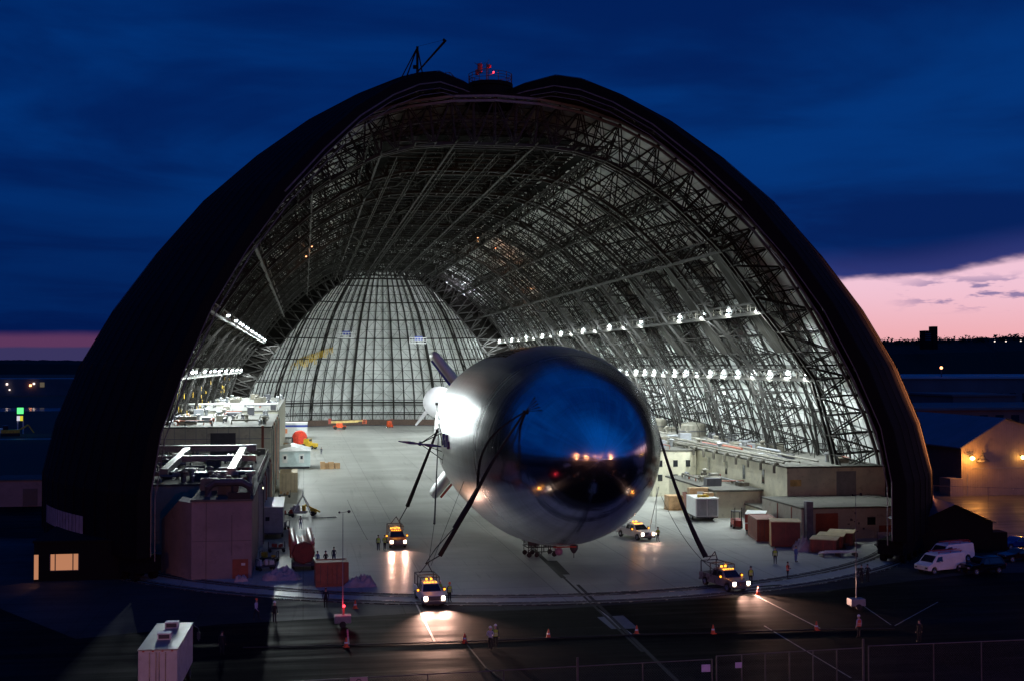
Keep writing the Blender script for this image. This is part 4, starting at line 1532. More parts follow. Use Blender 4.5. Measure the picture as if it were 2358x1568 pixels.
sedan('black suv parked behind the white vans', (*G(2262, 1318)[:2], 0), R(-78), pbr('black_gloss_paint', (.008, .008, .01), .12, .2), 4.8, 1.75, True, 'parked_suv')
sedan('pale silver car parked against the orange lit barn wall', (*G(2335, 1137)[:2], 0), R(-92), pbr('beige_silver_paint', (.45, .40, .34), .3, .2))
sedan('blue car at the right edge behind the black suv', (*G(2338, 1262)[:2], 0), R(-80), pbr('deep_blue_paint', (.01, .04, .22), .15, .2), 4.6, 1.45)
sedan('dark car in front of the blue car at the right edge', (*G(2345, 1290)[:2], 0), R(-84), pbr('dark_wine_paint', (.02, .006, .01), .12, .2), 4.6, 1.4)


def trailer(name, label, cat, loc, rz, L, W_, H, mat, base=.7, wheels=((.3,), (.36,)), extra=None, roofmat=None, corr=False):
    t = thing(name, label, cat, loc, rz)
    b = MB()
    b.box(-W_ / 2, W_ / 2, -L / 2, L / 2, base, base + H)
    if corr:
        n = int(L / .6)
        for k in range(n):
            y_ = -L / 2 + (k + .5) * L / n
            for s in (-1, 1):
                b.cbox((s * (W_ / 2 + .02), y_, base + H / 2), (.04, .25, H - .3))
    b.build('box_body', mat, t, bevel=.04)
    b = MB()
    b.box(-W_ / 2 - .04, W_ / 2 + .04, -L / 2 - .04, L / 2 + .04, base + H, base + H + .08)
    b.build('roof', roofmat or mat, t)
    b = MB()
    b.box(-W_ / 2 + .1, W_ / 2 - .1, -L / 2, L / 2, base - .2, base)
    b.beam((0, -L / 2, base - .1), (0, -L / 2 - 1.1, base - .2), .12)
    b.build('chassis', 'dgrey', t)
    for f in wheels[0]:
        for s in (-1, 1):
            wheel(t, s * (W_ / 2 - .15), L * f, wheels[1][0], .24)
    if extra:
        extra(t, L, W_, H, base)
    return t


def ext_big(t, L, W_, H, base):
    for k, y_ in enumerate((-1.0, 2.6)):
        b = MB()
        b.box(-.45, .45, y_ - .35, y_ + .35, base + H + .08, base + H + .5)
        u = b.build('roof_vent_unit', 'offwhite', t)
        b = MB()
        b.box(-.35, .35, y_ - .37, y_ - .35, base + H + .15, base + H + .42)
        b.build('vent_grille', 'dgrey', u)
    b = MB()
    b.box(-W_ / 2 + .08, -.02, -L / 2 - .03, -L / 2, base + .08, base + H - .1)
    b.box(.02, W_ / 2 - .08, -L / 2 - .03, -L / 2, base + .08, base + H - .1)
    d = b.build('rear_door', 'offwhite', t)
    b = MB()
    for x_ in (-.5, -.1, .1, .5):
        b.beam((x_, -L / 2 - .06, base + .1), (x_, -L / 2 - .06, base + H - .1), .05)
    b.build('lock_rod', 'chrome', d)
    b = MB()
    for x_ in (-.9, -.3, .3, .9):
        b.cbox((x_, -L / 2 - .04, base + H - .03), (.14, .04, .07))
    b.build('marker_lens', 'red', t)
    b = MB()
    b.tube([(W_ / 2 + .02, L / 2 - .4, base + H), (W_ / 2 + .45, L / 2 - .3, base + H - .3), (W_ / 2 + .45, L / 2 - .3, base + H - 1.2)], .05, 6)
    b.cbox((W_ / 2 + .45, L / 2 - .3, base + H - .8), (.22, .12, .5))
    b.build('side_mirror', 'dgrey', t)


f0, f1 = G(363.5, 1495, 3.75), G(403, 1434, 3.75)
tm, td = (f0 + f1) / 2, f1 - f0
trailer('box_trailer', 'white box truck body with two square roof vents, cut by the lower left edge', 'trailer', (tm.x, tm.y, 0), -math.atan2(td.x, td.y), td.length, 2.45, 2.75, 'offwhite', .95, ((-.3, -.15, .38), (.45,)), ext_big, 'duct', True)


def ext_std(t, L, W_, H, base):
    b = MB()
    b.box(-.4, .4, -L / 2 - .02, -L / 2, base + .1, base + 1.95)
    b.build('door', 'grey', t)
    for y_ in (-L * .3, 0, L * .3):
        for s in (-1, 1):
            b = MB()
            b.cbox((s * (W_ / 2 + .01), y_, base + H * .6), (.04, .9, .6))
            b.build('window', 'glass', t)


def ext_none(t, L, W_, H, base):
    b = MB()
    b.cbox((0, -L / 2 - .02, base + H * .55), (.5, .05, .5))
    b.build('window', 'glass', t)
    b = MB()
    b.cbox((-.9, -L / 2 - .03, base + H * .42), (.5, .04, .25))
    b.build('plate', 'red', t)


trailer('office_trailer', 'long grey-ended site trailer with a small square window beside the concrete annex', 'trailer', (-4.5, 166.5, 0), 0, 12, 3.9, 3.2, 'grey', .9, ((-.3, .3), (.4,)), ext_none, 'white')
b = MB()
trailer('cargo_trailer', 'white cargo trailer with grey double doors and yellow crate on top, right side of hall', 'trailer', (56.6, 171.6, 0), R(-4), 5.6, 3.3, 2.5, 'white', .75, ((0, .15), (.36,)),
        lambda t, L, W_, H, base: (MB().box(-1.45, -.05, -L / 2 - .03, -L / 2, base + .1, base + H - .1).box(.05, 1.45, -L / 2 - .03, -L / 2, base + .1, base + H - .1).build('rear_door', 'grey', t)))
tt = thing('yellow_case', 'flat yellow case lying on the roof of the white cargo trailer', 'case', (56.3, 170.4, 3.33))
MB().box(-.8, .8, -.3, .3, 0, .35).build('case_body', 'yellow', tt, bevel=.03)
MB().box(-.3, .3, -.33, -.3, .12, .22).build('handle', 'black', tt)
tt = thing('brown_carton', 'brown carton beside the yellow case on the cargo trailer roof', 'carton', (57.4, 171.3, 3.33))
MB().box(-.7, .7, -.4, .4, 0, .55).build('carton_body', 'cardboard', tt)
MB().box(-.7, .7, -.05, .05, .55, .56).build('tape', 'offwhite', tt)
tt = thing('orange_panel_carton', 'tall orange-brown carton with a white label standing behind the white cargo trailer', 'carton', (57.2, 175.2, 0))
MB().box(-1.5, 1.5, -.6, .6, 0, 4.2).build('carton_body', 'cardboard', tt)
MB().box(-.4, .6, -.63, -.6, 3.2, 3.7).build('paper_label', 'white', tt)
trailer('red_box_trailer', 'dark red enclosed trailer with white stripe in front of the long right-hand building', 'trailer', (59.5, 157.8, 0), R(-24), 4.6, 2.6, 2.0, 'red', .5, ((0, .18), (.34,)),
        lambda t, L, W_, H, base: (MB().box(-W_ / 2 - .03, W_ / 2 + .03, -L / 2 - .03, L / 2 + .03, base + .8, base + .95).build('stripe', 'offwhite', t)), 'white')


def container(name, label, loc, rz, L, W_, H, mat, doormat=None, cat='container', rib=.5):
    t = thing(name, label, cat, loc, rz)
    b = MB()
    b.box(-W_ / 2, W_ / 2, -L / 2, L / 2, .1, H)
    n = max(3, int(L / rib))
    for k in range(n):
        y_ = -L / 2 + (k + .5) * L / n
        for s in (-1, 1):
            b.cbox((s * (W_ / 2 + .025), y_, H / 2 + .05), (.05, L / n * .45, H - .4))
    b.build('box_wall', mat, t)
    b = MB()
    for s in (-1, 1):
        for e in (-1, 1):
            b.cbox((s * (W_ / 2), e * L / 2, H / 2), (.16, .16, H))
        b.cbox((s * W_ / 2, 0, H), (.14, L, .14))
        b.cbox((s * W_ / 2, 0, .1), (.14, L, .18))
    for e in (-1, 1):
        b.cbox((0, e * L / 2, H), (W_, .14, .14))
        b.cbox((0, e * L / 2, .1), (W_, .14, .18))
    b.build('corner_frame', mat, t)
    for s in (-1, 1):
        b = MB()
        b.box(min(s * .03, s * (W_ / 2 - .1)), max(s * .03, s * (W_ / 2 - .1)), -L / 2 - .06, -L / 2 - .02, .25, H - .15)
        d = b.build('end_door', doormat or mat, t)
        b = MB()
        for q in (.3, .75):
            b.beam((s * W_ / 2 * q, -L / 2 - .09, .25), (s * W_ / 2 * q, -L / 2 - .09, H - .15), .04)
        b.build('lock_rod', 'dgrey', d)
    return t


container('shipping_container', 'rust-red open-topped container end-on at the left, beside the standing group', (2.8, 126.6, 0), R(3), 2.3, 3.1, 2.36, 'rust')
container('shipping_container', 'rust-red container standing left behind the plywood-sided crate on the right', (58.1, 151.6, 0), R(-10), 6, 2.6, 2.7, 'rust')
ct = thing('wooden_crate', 'tall crate with plywood side and dark red doors, right of the hall', 'crate', (58.4, 145.0, 0), R(-18))
MB().box(-1.7, 1.7, -1.6, 1.6, .12, 3.0).build('crate_body', 'boxwood', ct, bevel=.02)
MB().box(-1.78, -1.7, -1.65, 1.65, .1, 3.02).build('side_panel', 'ply', ct)
MB().box(-1.85, 1.8, -1.75, 1.75, 3.02, 3.14).build('lid', 'plytop', ct)
b = MB()
b.box(-.03, .03, -1.64, -1.6, .1, 3.0)
b.box(-1.7, 1.7, -1.65, -1.6, .1, .25)
b.build('frame_batten', 'brick', ct)
lows = ((61.2, 139.6, 3.2, 'low dark red crate with pale lid nearest the door rails on the right'), (63.4, 142.6, 3.4, 'low dark red crate with pale lid directly behind the nearest low one'),
        (65.8, 145.0, 3.4, 'low dark red crate with pale lid farthest right in the stack row'))
for k, (x_, y_, l_, s) in enumerate(lows):
    ct = thing('wooden_crate', s, 'crate', (x_, y_, 0), R(-30), 'low crates by the right door rails')
    MB().box(-1.5, 1.5, -l_ / 2, l_ / 2, .12, 1.55).build('crate_body', 'boxwood', ct, bevel=.02)
    MB().box(-1.6, 1.6, -l_ / 2 - .08, l_ / 2 + .08, 1.55, 1.64).build('lid', 'plytop', ct)
    for q in (-1.2, 0, 1.2):
        MB().box(q - .08, q + .08, -l_ / 2 - .04, -l_ / 2, .1, 1.5).build('batten', 'brick', ct)


def tarp(label, loc, sx, sy, h, seed, mat='tarp'):
    r = random.Random(seed)
    t = MB()
    n = 22
    ph = [r.uniform(0, 6.28) for _ in range(8)]
    vs = []
    for i in range(n + 1):
        for j in range(n + 1):
            u, v_ = i / n * 2 - 1, j / n * 2 - 1
            d = max(abs(u), abs(v_)) ** 3
            hh = h * .8 * (1 - d) * (.62 + .2 * math.sin(3.1 * u + ph[0]) * math.cos(2.7 * v_ + ph[1]) + .12 * math.sin(8 * u + 5 * v_ + ph[2]) + .14 * math.sin(13 * v_ - 9 * u + ph[3]) + .1 * math.sin(21 * u + 17 * v_ + ph[6]))
            vs.append((u * sx * (1 + .08 * math.sin(5 * v_ + ph[4])), v_ * sy * (1 + .08 * math.sin(6 * u + ph[5])), max(.01, hh)))
    t.add(vs, [(i * (n + 1) + j, (i + 1) * (n + 1) + j, (i + 1) * (n + 1) + j + 1, i * (n + 1) + j + 1) for i in range(n) for j in range(n)])
    o = t.build('tarpaulin_heap', mat, smooth=True)
    o.location = loc
    o['label'] = label
    o['category'] = 'tarpaulin'
    return o


tarp('crumpled pale tarpaulin heap in front of the red tube trailer', (*G(648, 1332)[:2], 0), 1.9, 1.2, 1.7, 1)
tarp('crumpled pale tarpaulin heap right of the rust-red container', (*G(828, 1348)[:2], 0), 1.6, 1.0, 1.6, 2)
tarp('small white heap by the red annex door', (*G(555, 1338)[:2], 0), .7, .45, 1.1, 3)
tarp('white sheet flung over the near end of the low crates', (59.0, 140.6, 0), 1.2, 1.3, 2.1, 4)

# red tube trailer
t = thing('gas_tube_trailer', 'red trailer of stacked long gas tubes parked nose-in beside the annex', 'trailer', (-.2, 141.2, 0), R(2))
b = MB()
for (x_, z_) in ((-.95, 1.7), (-.95, 2.35), (-.95, 2.95), (-.32, 1.45), (.32, 1.45), (.95, 1.7), (.95, 2.35), (.95, 2.95), (-.32, 2.05), (.32, 2.05)):
    b.lathe([(.01, -6), (.16, -5.9), (.29, -5.6), (.29, 5.6), (.16, 5.9), (.01, 6)], 14, (x_, 0, z_), axis='y')
b.build('gas_tube', pbr('faded_red_tube', (.48, .16, .13), .4, .0, .15), t, smooth=True)
b = MB()
b.lathe([(.01, -6.15), (1.15, -6.15), (1.25, -6.0), (1.25, -5.8), (.01, -5.8)], 8, (0, 0, 2.0), axis='y')
b.build('end_bulkhead', pbr('dark_red_bulkhead', (.13, .018, .014), .6, dirt=.5), t, bevel=.03)
for y_ in (-3, 0, 3, 5.7):
    b = MB()
    b.box(-1.3, -1.24, y_ - .06, y_ + .06, 1.1, 3.2)
    b.box(1.24, 1.3, y_ - .06, y_ + .06, 1.1, 3.2)
    b.box(-1.3, 1.3, y_ - .06, y_ + .06, 1.05, 1.13)
    b.build('tube_cradle', 'red', t)
b = MB()
b.box(-1.15, 1.15, -6, 6, .85, 1.03)
b.box(-1.2, 1.2, -6.2, -6.0, .6, .8)
b.build('chassis', 'dgrey', t)
for y_ in (-5.0, -3.9, 4.2):
    for x_ in (-1.05, 1.05):
        wheel(t, x_, y_, .5, .3)

# shipping crates further in
container('tan_crate', 'tall tan slatted shipping crate on the left floor of the hall', (-2.6, 224, 0), 0, 8, 2.9, 3.4, 'tan', cat='crate')
ct = thing('site_trailer', 'long white trailer with blue stripe at the far end of the left side', 'trailer', (-3.3, 388, 0), 0)
MB().box(-4.6, 4.4, -4, 4, .5, 4.6).build('box_body', 'white', ct, bevel=.05)
MB().box(-4.65, 4.45, -4.04, 4.04, 3.5, 4.1).build('stripe', 'blue', ct)
MB().box(-4.7, 4.5, -4.1, 4.1, 4.6, 4.75).build('roof', 'white', ct)
MB().box(-3.2, -1.6, -4.06, -4.0, 1.6, 3.0).build('window', 'litroom', ct)
for s in (-3, 2.5):
    MB().cbox((s, -3.8, .3), (.6, .3, .5)).build('wheel', 'black', ct)
ct = thing('site_trailer', 'pale green-blue cabin with shallow gabled white roof on the left side of the hall', 'trailer', (-2.2, 272, 0), 0)
MB().box(-3.9, 3.6, -3, 9, .6, 3.9).build('box_body', 'pgreen', ct, bevel=.05)
b = MB()
b.add([(-4.1, -3.3, 3.9), (3.8, -3.3, 3.9), (3.8, 9.2, 3.9), (-4.1, 9.2, 3.9), (-.15, -3.3, 5.0), (-.15, 9.2, 5.0)], [(0, 1, 4), (1, 2, 5, 4), (2, 3, 5), (3, 0, 4, 5), (0, 3, 2, 1)])
b.build('roof', 'white', ct)
for s in (-2.2, 1.3):
    w_ = MB().box(s - .1, s + 1.0, -3.06, -3.0, 1.4, 3.3).build('door', 'offwhite', ct)
    MB().box(s + .2, s + .7, -3.09, -3.06, 2.2, 2.9).build('pane', 'glass', w_)
MB().box(-3.7, 3.4, -2.6, 8, .2, .6).build('chassis', 'dgrey', ct)
for k, (x_, y_, h_, s) in enumerate(((3.2, 275, 1.6, 'left'), (4.1, 275.6, 1.3, 'second from left'), (5.0, 275.4, 1.5, 'third from left'), (6.3, 276, 1.2, 'rightmost'))):
    ct = thing('cardboard_box', 'brown cardboard box right of the pale cabin, the ' + s + ' of four', 'box', (x_ + .8, y_ - 6, 0), R(k * 7), 'cardboard boxes beside the cabin')
    MB().box(-.5, .5, -.5, .5, 0, h_).build('carton_body', 'cardboard', ct)
    MB().box(-.5, .5, -.04, .04, h_, h_ + .01).build('tape', 'offwhite', ct)

# red round burner machine, yellow machines
t = thing('red_winch_drum', 'round bright red drum machine on the left floor before the striped trailer', 'machine', (*G(690, 1027)[:2], 0))
MB().lathe([(.01, -1), (1.9, -1), (2.1, -.6), (2.1, .6), (1.9, 1), (.01, 1)], 24, (0, 0, 2.3), axis='y').build('drum', pbr('bright_red_paint', (.75, .06, .03), .4), t)
MB().box(-2.4, 2.4, -1.4, 1.4, .2, .6).box(-2.2, -1.8, -1.1, 1.1, .5, 2.5).box(1.8, 2.2, -1.1, 1.1, .5, 2.5).build('stand', 'dgrey', t)
t = thing('yellow_tractor', 'yellow wheeled tractor right of the red drum machine', 'tractor', (*G(712, 1033)[:2], 0), R(60))
MB().prism([(-2.2, .6), (-2.2, 1.5), (-.4, 1.7), (-.3, 2.7), (1.2, 2.7), (1.3, 1.4), (2.2, 1.3), (2.2, .6)], -.9, .9).build('body', 'yellow', t, bevel=.05)
MB().box(-.75, .75, -.36, 1.22, 1.85, 2.6).build('cab_window', 'glass', t)
for x_ in (-.95, .95):
    wheel(t, x_, -1.3, .5, .3)
    wheel(t, x_, 1.2, .7, .4)

t = thing('ground_drill_rig', 'white and yellow wheeled ground rig with pyramid mast on the left floor', 'machine', (*G(697, 1186)[:2], 0), R(-10))
b = MB()
for x_, y_ in ((-1.4, -.8), (1.4, -.8), (-1.4, .8), (1.4, .8)):
    b.beam((x_, y_, .3), (0, 0, 3.0), .13)
b.beam((0, 0, 2.9), (0, 0, 3.7), .1)
b.build('mast', 'white', t)
b = MB()
b.box(-1.9, .6, -.7, .7, .35, .7)
b.cbox((-.9, 0, 1.1), (1.0, .9, .9))
b.cbox((-1.5, 0, .95), (.6, .7, .6))
b.build('engine_box', 'offwhite', t, bevel=.04)
b = MB()
b.beam((.3, 0, 1.6), (2.6, -.2, .55), .22)
b.cbox((1.5, 0, .75), (1.0, .8, .5))
b.cbox((.2, 0, 1.0), (.4, 1.0, 1.1))
b.build('tow_arm', 'yellow', t)
for x_ in (-1.7, 1.6):
    for y_ in (-.7, .7):
        w_ = MB().lathe([(.01, -.12), (.36, -.12), (.36, .12), (.01, .12)], 14, (x_, y_, .36), axis='y').build('wheel', 'black', t)
t = thing('ladder_frame', 'grey ladder-like frame lying flat on the floor right of the rig', 'frame', (*G(744, 1193)[:2], 0), R(8))
b = MB()
for y_ in (-.3, .3):
    b.beam((-1.6, y_, .15), (1.9, y_, .15), .08)
for k in range(9):
    b.beam((-1.5 + k * .4, -.3, .15), (-1.5 + k * .4, .3, .15), .06)
b.build('frame_bar', 'dgrey', t)


def boomlift(label, loc, rz, base, arm, L):
    t = thing('boom_lift', label, 'boom lift', loc, rz)
    b = MB()
    b.box(-2.2, 2.2, -1.1, 1.1, .6, 1.3)
    b.box(-1.2, 1.0, -.9, .9, 1.3, 2.2)
    b.build('chassis', base, t, bevel=.08)
    for x_ in (-1.5, 1.5):
        for y_ in (-1.1, 1.1):
            MB().lathe([(.01, -.2), (.55, -.2), (.6, 0), (.55, .2), (.01, .2)], 16, (x_, y_, .6), axis='y').build('wheel', 'black', t)
    b = MB()
    b.beam((-3.2, 0, 2.5), (L, 0, 2.8), .75, caps=True)
    b.beam((L * .5, .0, 2.9), (L + 1.5, 0, 2.95), .45, caps=True)
    b.build('boom', arm, t)
    b = MB()
    for x_ in (L + 1.5, L + 2.8):
        for y_ in (-.9, .9):
            b.beam((x_, y_, 2.0), (x_, y_, 3.3), .1)
    b.box(L + 1.5, L + 2.8, -.9, .9, 1.95, 2.05)
    for z_ in (2.6, 3.3):
        b.beam((L + 1.5, -.9, z_), (L + 2.8, -.9, z_), .08)
        b.beam((L + 1.5, .9, z_), (L + 2.8, .9, z_), .08)
    b.build('basket', base, t)
    b = MB()
    b.box(-3.9, -3.0, -.7, .7, 2.0, 3.8)
    b.build('counterweight', 'red', t)
    return t


boomlift('tan and red boom lift parked against the rear door', (*G(782, 988)[:2], 0), R(3), 'orange', 'machine_tan', 6.5)
boomlift('tan boom lift with dark base farther right along the rear door', (*G(920, 976)[:2], 0), R(2), 'dgrey', 'machine_tan', 5.5)
t = thing('forklift', 'small red forklift standing alone before the rear door', 'forklift', (*G(898, 984)[:2], 0), R(20))
MB().prism([(-1.3, .3), (-1.3, 1.2), (.1, 1.3), (.1, 2.4), (1.1, 2.4), (1.4, 1.3), (1.5, .3)], -.7, .7).build('body', 'orange', t, bevel=.05)
MB().box(-.5, -.4, -1.45, -1.35, .1, 3.2).box(.4, .5, -1.45, -1.35, .1, 3.2).box(-.5, .5, -1.45, -1.35, 3.0, 3.1).build('mast', 'red', t)
MB().box(-.4, -.25, -2.4, -1.45, .1, .16).box(.25, .4, -2.4, -1.45, .1, .16).build('fork', 'dgrey', t)
for x_ in (-.6, .6):
    wheel(t, x_, -.9, .33, .22)
    wheel(t, x_, 1.0, .33, .22)

# dolly under the airship
t = thing('equipment_dolly', 'black steel wheeled dolly standing under the airship belly', 'dolly', (27.1, 142.0, 0), R(3))
b = MB()
for y_ in (-1.1, 1.1):
    b.beam((-1.7, y_, 1.15), (1.7, y_, 1.15), .13)
for x_ in (-1.7, -.6, .6, 1.7):
    b.beam((x_, -1.1, 1.15), (x_, 1.1, 1.15), .11)
for x_ in (-1.6, -.7, 0, .8, 1.6):
    for y_ in (-1.1, 1.1):
        b.beam((x_, y_, .3), (x_, y_, 1.9 if x_ < .5 else 1.3), .08)
b.beam((-1.7, -1.1, .6), (1.7, -1.1, .6), .1)
b.beam((-1.7, -1.1, .6), (-.6, -1.1, 1.6), .07)
b.build('steel_frame', 'black', t)
b = MB()
b.cbox((-.8, 0, 1.5), (1.3, 1.2, .5))
b.cbox((.9, 0, 1.35), (.9, 1.0, .3))
b.build('equipment_case', 'dgrey', t)
for x_ in (-1.5, -.6, 1.5):
    for y_ in (-1.1, 1.1):
        MB().lathe([(.01, -.08), (.28, -.08), (.28, .08), (.01, .08)], 12, (x_, y_, .28), axis='y').build('wheel', 'black', t)

# forklift and small carts by right trailers
t = thing('forklift', 'dark forklift with red counterweight between the white and red trailers', 'forklift', (58.3, 162.0, 0), R(-10))
MB().prism([(-1.2, .3), (-1.2, 1.1), (.1, 1.2), (1.3, 1.2), (1.4, .3)], -.6, .6).build('body', 'red', t, bevel=.05)
b = MB()
for x_ in (-.55, .55):
    for y_ in (-.5, .9):
        b.beam((x_, y_, 1.1), (x_, y_, 2.2), .09)
b.box(-.6, .6, -.6, 1.0, 2.2, 2.28)
b.box(-.5, -.4, -1.35, -1.25, .1, 2.9)
b.box(.4, .5, -1.35, -1.25, .1, 2.9)
b.build('overhead_guard', 'black', t)
for x_ in (-.55, .55):
    wheel(t, x_, -.8, .33, .22)
    wheel(t, x_, .95, .33, .22)

# ================================================================ interior and side buildings
def block(name, label, x0, x1, y0, y1, z0, z1, mat, rim='cream2', cat='building', roofmat='roofing'):
    t = thing(name, label, cat, ((x0 + x1) / 2, y0, z0))
    ox, oy, oz = (x0 + x1) / 2, y0, z0
    MB().box(x0 - ox, x1 - ox, 0, y1 - y0, 0, z1 - z0).build('wall', mat, t)
    b = MB()
    b.box(x0 - ox - .12, x1 - ox + .12, -.12, y1 - y0 + .12, z1 - z0 + .003, z1 - z0 + .22)
    b.build('roof', roofmat, t)
    return t, (ox, oy, oz)


def ducts(t, org, pieces, mat='duct'):
    for (a, c, w_) in pieces:
        b = MB()
        b.beam(Vector(a) - Vector(org), Vector(c) - Vector(org), w_, caps=True)
        b.build('duct', mat, t)


def clutter(t, x0, x1, y0, y1, z, n, seed, names=('air_handler', 'vent_box', 'pipe_run')):
    r = random.Random(seed)
    for k in range(n):
        x_, y_ = r.uniform(x0, x1), r.uniform(y0, y1)
        c = r.random()
        b = MB()
        if c < .3:
            b.box(x_ - r.uniform(.5, 1.4), x_ + r.uniform(.5, 1.4), y_ - .8, y_ + .8, z, z + r.uniform(.5, 1.6))
            b.build('air_handler', r.choice(['machine_dull', 'cream_steel', 'grey', 'dgrey']), t)
        elif c < .5:
            b.lathe([(.3, 0), (.3, 1.0), (.5, 1.1), (.5, 1.3), (.01, 1.5)], 12, (x_, y_, z))
            b.build('vent', r.choice(['duct', 'cream_steel']), t)
        else:
            L_ = r.uniform(3, 10)
            if r.random() < .6:
                q = [(x_, y_, z), (x_, y_, z + .6), (x_, min(y1, y_ + L_), z + .6), (x_, min(y1, y_ + L_), z)]
            else:
                q = [(x_, y_, z), (x_, y_, z + .7), (min(x1, x_ + L_ * .6), y_, z + .7), (min(x1, x_ + L_ * .6), y_, z)]
            b.tube(q, r.uniform(.08, .22), 8)
            b.build('pipe', r.choice(['cream_steel', 'rust', 'dgrey', 'grey']), t)


# right side
t, og = block('office_block', 'long two-storey cream block under the right truss wall', 66, 80.5, 163, 330, 0, 7.9, 'cream')
for y_ in (9, 17, 25, 33.5, 43, 60, 75):
    w_ = MB().box(-7.31, -7.25, y_ - .5, y_ + .5, 5.0, 7.0).build('window', 'glass', t)
    MB().box(-7.36, -7.31, y_ - .6, y_ + .6, 4.88, 5.0).box(-7.36, -7.31, y_ - .6, y_ + .6, 7.0, 7.1).build('frame', 'cream2', w_)
MB().box(-6.8, -5.2, -.06, -.0, 5.4, 6.3).build('notice', 'machine_tan', t)
MB().box(0, 2.9, -.04, .0, 3.8, 7.4).build('shutter', 'grey', t)
for k in range(12):
    y_ = 3 + k * 5.2
    b = MB()
    b.tube([(-7.3, y_, 8.3), (-7.8, y_, 8.3), (-7.95, y_, 8.0), (-7.95, y_, 7.0)], .22, 8)
    b.build('exhaust_pipe', 'cream_steel', t)
b = MB()
for q, zz in ((-7.5, 8.6), (-6.6, 8.8), (-5.2, 8.7), (-2.5, 8.8)):
    b.tube([(q, .5, zz), (q, 150, zz)], .14, 8)
b.build('pipe_run', 'cream_steel', t)
clutter(t, -6.5, 6.5, 2, 120, 8.12, 70, 5)
t2, og = block('store_block', 'low front block with red shutter at the right end of the hall', 62.4, 79.0, 149.4, 163, 0, 3.85, 'cream2')
q = MB().box(-6.4, -3.4, -.06, 0, .1, 3.3).build('roller_shutter', 'brick', t2)
b = MB()
for k in range(16):
    b.box(-6.38, -3.42, -.085, -.06, .2 + k * .19, .28 + k * .19)
b.build('slat', 'brick', q)
MB().box(.6, 1.7, -.05, 0, 1.7, 2.7).build('window', 'glass', t2)
MB().box(2.2, 4.9, -.06, 0, .1, 1.6).build('red_board', 'brick', t2)
MB().box(-2.9, -2.5, -.05, 0, .6, 1.2).box(-3.1, -2.1, -.05, 0, .1, .5).build('red_sign_plate', 'red', t2)
MB().box(-8.0, -7.1, -.9, 0, 0, 4.9).build('downpipe_column', 'greycloth', t2)
b = MB()
for k in range(9):
    b.cbox((rnd.uniform(-2.2, .6), -.04, rnd.uniform(.8, 3.3)), (rnd.uniform(.1, .35), .05, rnd.uniform(.1, .3)))
b.build('wall_fitting', 'dgrey', t2)
for y_ in (3.2, 8.0):
    MB().box(-8.38, -8.3, y_ - .1, y_ + .1, 0, 3.8).build('drainpipe', 'brick', t2)
t3, og = block('store_block', 'low cream block with overhanging roof behind the white cargo trailer', 59.0, 65.8, 172.6, 196, 0, 3.84, 'cream')
MB().box(-3.9, 3.6, -.7, 24, 3.86, 4.12).build('roof_overhang', 'roofing', t3)
clutter(t3, -3, 3, 1, 22, 4.1, 14, 9)
t4, og = block('store_block', 'long low cream step wall between the two front blocks on the right', 63.4, 65.9, 163.1, 172.4, 0, 1.9, 'cream')
t5, og = block('office_block', 'tall cream block with yellow cabinet and sloping stair, just right of the airship', 58.2, 65.9, 203, 262, 0, 7.6, 'cream')
b = MB()
for k in range(14):
    b.box(-4.9, -3.9, 8 + k * .5, 8.5 + k * .5, .2 + k * .42, .45 + k * .42)
b.build('stair', 'cream_steel', t5)
clutter(t5, -3, 3, 1, 55, 7.85, 30, 11)
for zz in (2.6, 5.0):
    for x_ in (-2.5, .2, 2.4):
        MB().box(x_ - .4, x_ + .4, -.06, 0, zz, zz + 1.1).build('window', 'glass', t5)
for k, (x_, y_, s_, lb) in enumerate(((60.2, 266, 3.0, 'grey round tank on the block roof nearest the airship edge'), (74.5, 258, 3.2, 'squat cream tank standing on the long right block, farther left'), (76.5, 238, 3.4, 'squat cream tank standing on the long right block, farther right'))):
    tk = thing('storage_tank', lb, 'tank', (x_ if k else 68.4, y_, 8.1))
    MB().lathe([(.01, 0), (s_ * .8, 0), (s_ * .8, 2.2), (s_ * .75, 2.5), (.01, 2.9)], 20).build('tank_shell', 'cream_steel' if k else 'grey', tk)
    MB().lathe([(s_ * .8, 1.0), (s_ * .83, 1.0), (s_ * .83, 1.15), (s_ * .8, 1.15)], 20).build('hoop', 'dgrey', tk)
# equipment stacked under tall cream block near airship edge
for k, (px, py, w_, h_, mt, nm, lb) in enumerate(((1552, 1172, 2.4, 2.2, 'cardboard', 'pallet_load', 'brown pallet load on the floor just right of the airship'),
                                                   (1536, 1140, 2.0, 2.0, 'tan', 'pallet_load', 'pale tan pallet load behind the brown one right of the airship'),
                                                   (1548, 1124, 1.4, 1.2, 'yellow', 'yellow_cabinet', 'small yellow cabinet near the stair right of the airship'),
                                                   (1590, 1168, 2.0, 2.4, 'rust', 'brown_locker', 'brown locker beside the low cream block end'))):
    p = G(px, py)
    tk = thing(nm, lb, 'pallet load' if 'pallet' in nm else 'cabinet', (p.x, p.y, 0))
    MB().box(-w_ / 2, w_ / 2, -w_ / 2, w_ / 2, .15, h_).build('load', mt, tk, bevel=.05)
    MB().box(-w_ / 2 - .05, w_ / 2 + .05, -w_ / 2 - .05, w_ / 2 + .05, 0, .14).build('pallet', 'ply', tk)

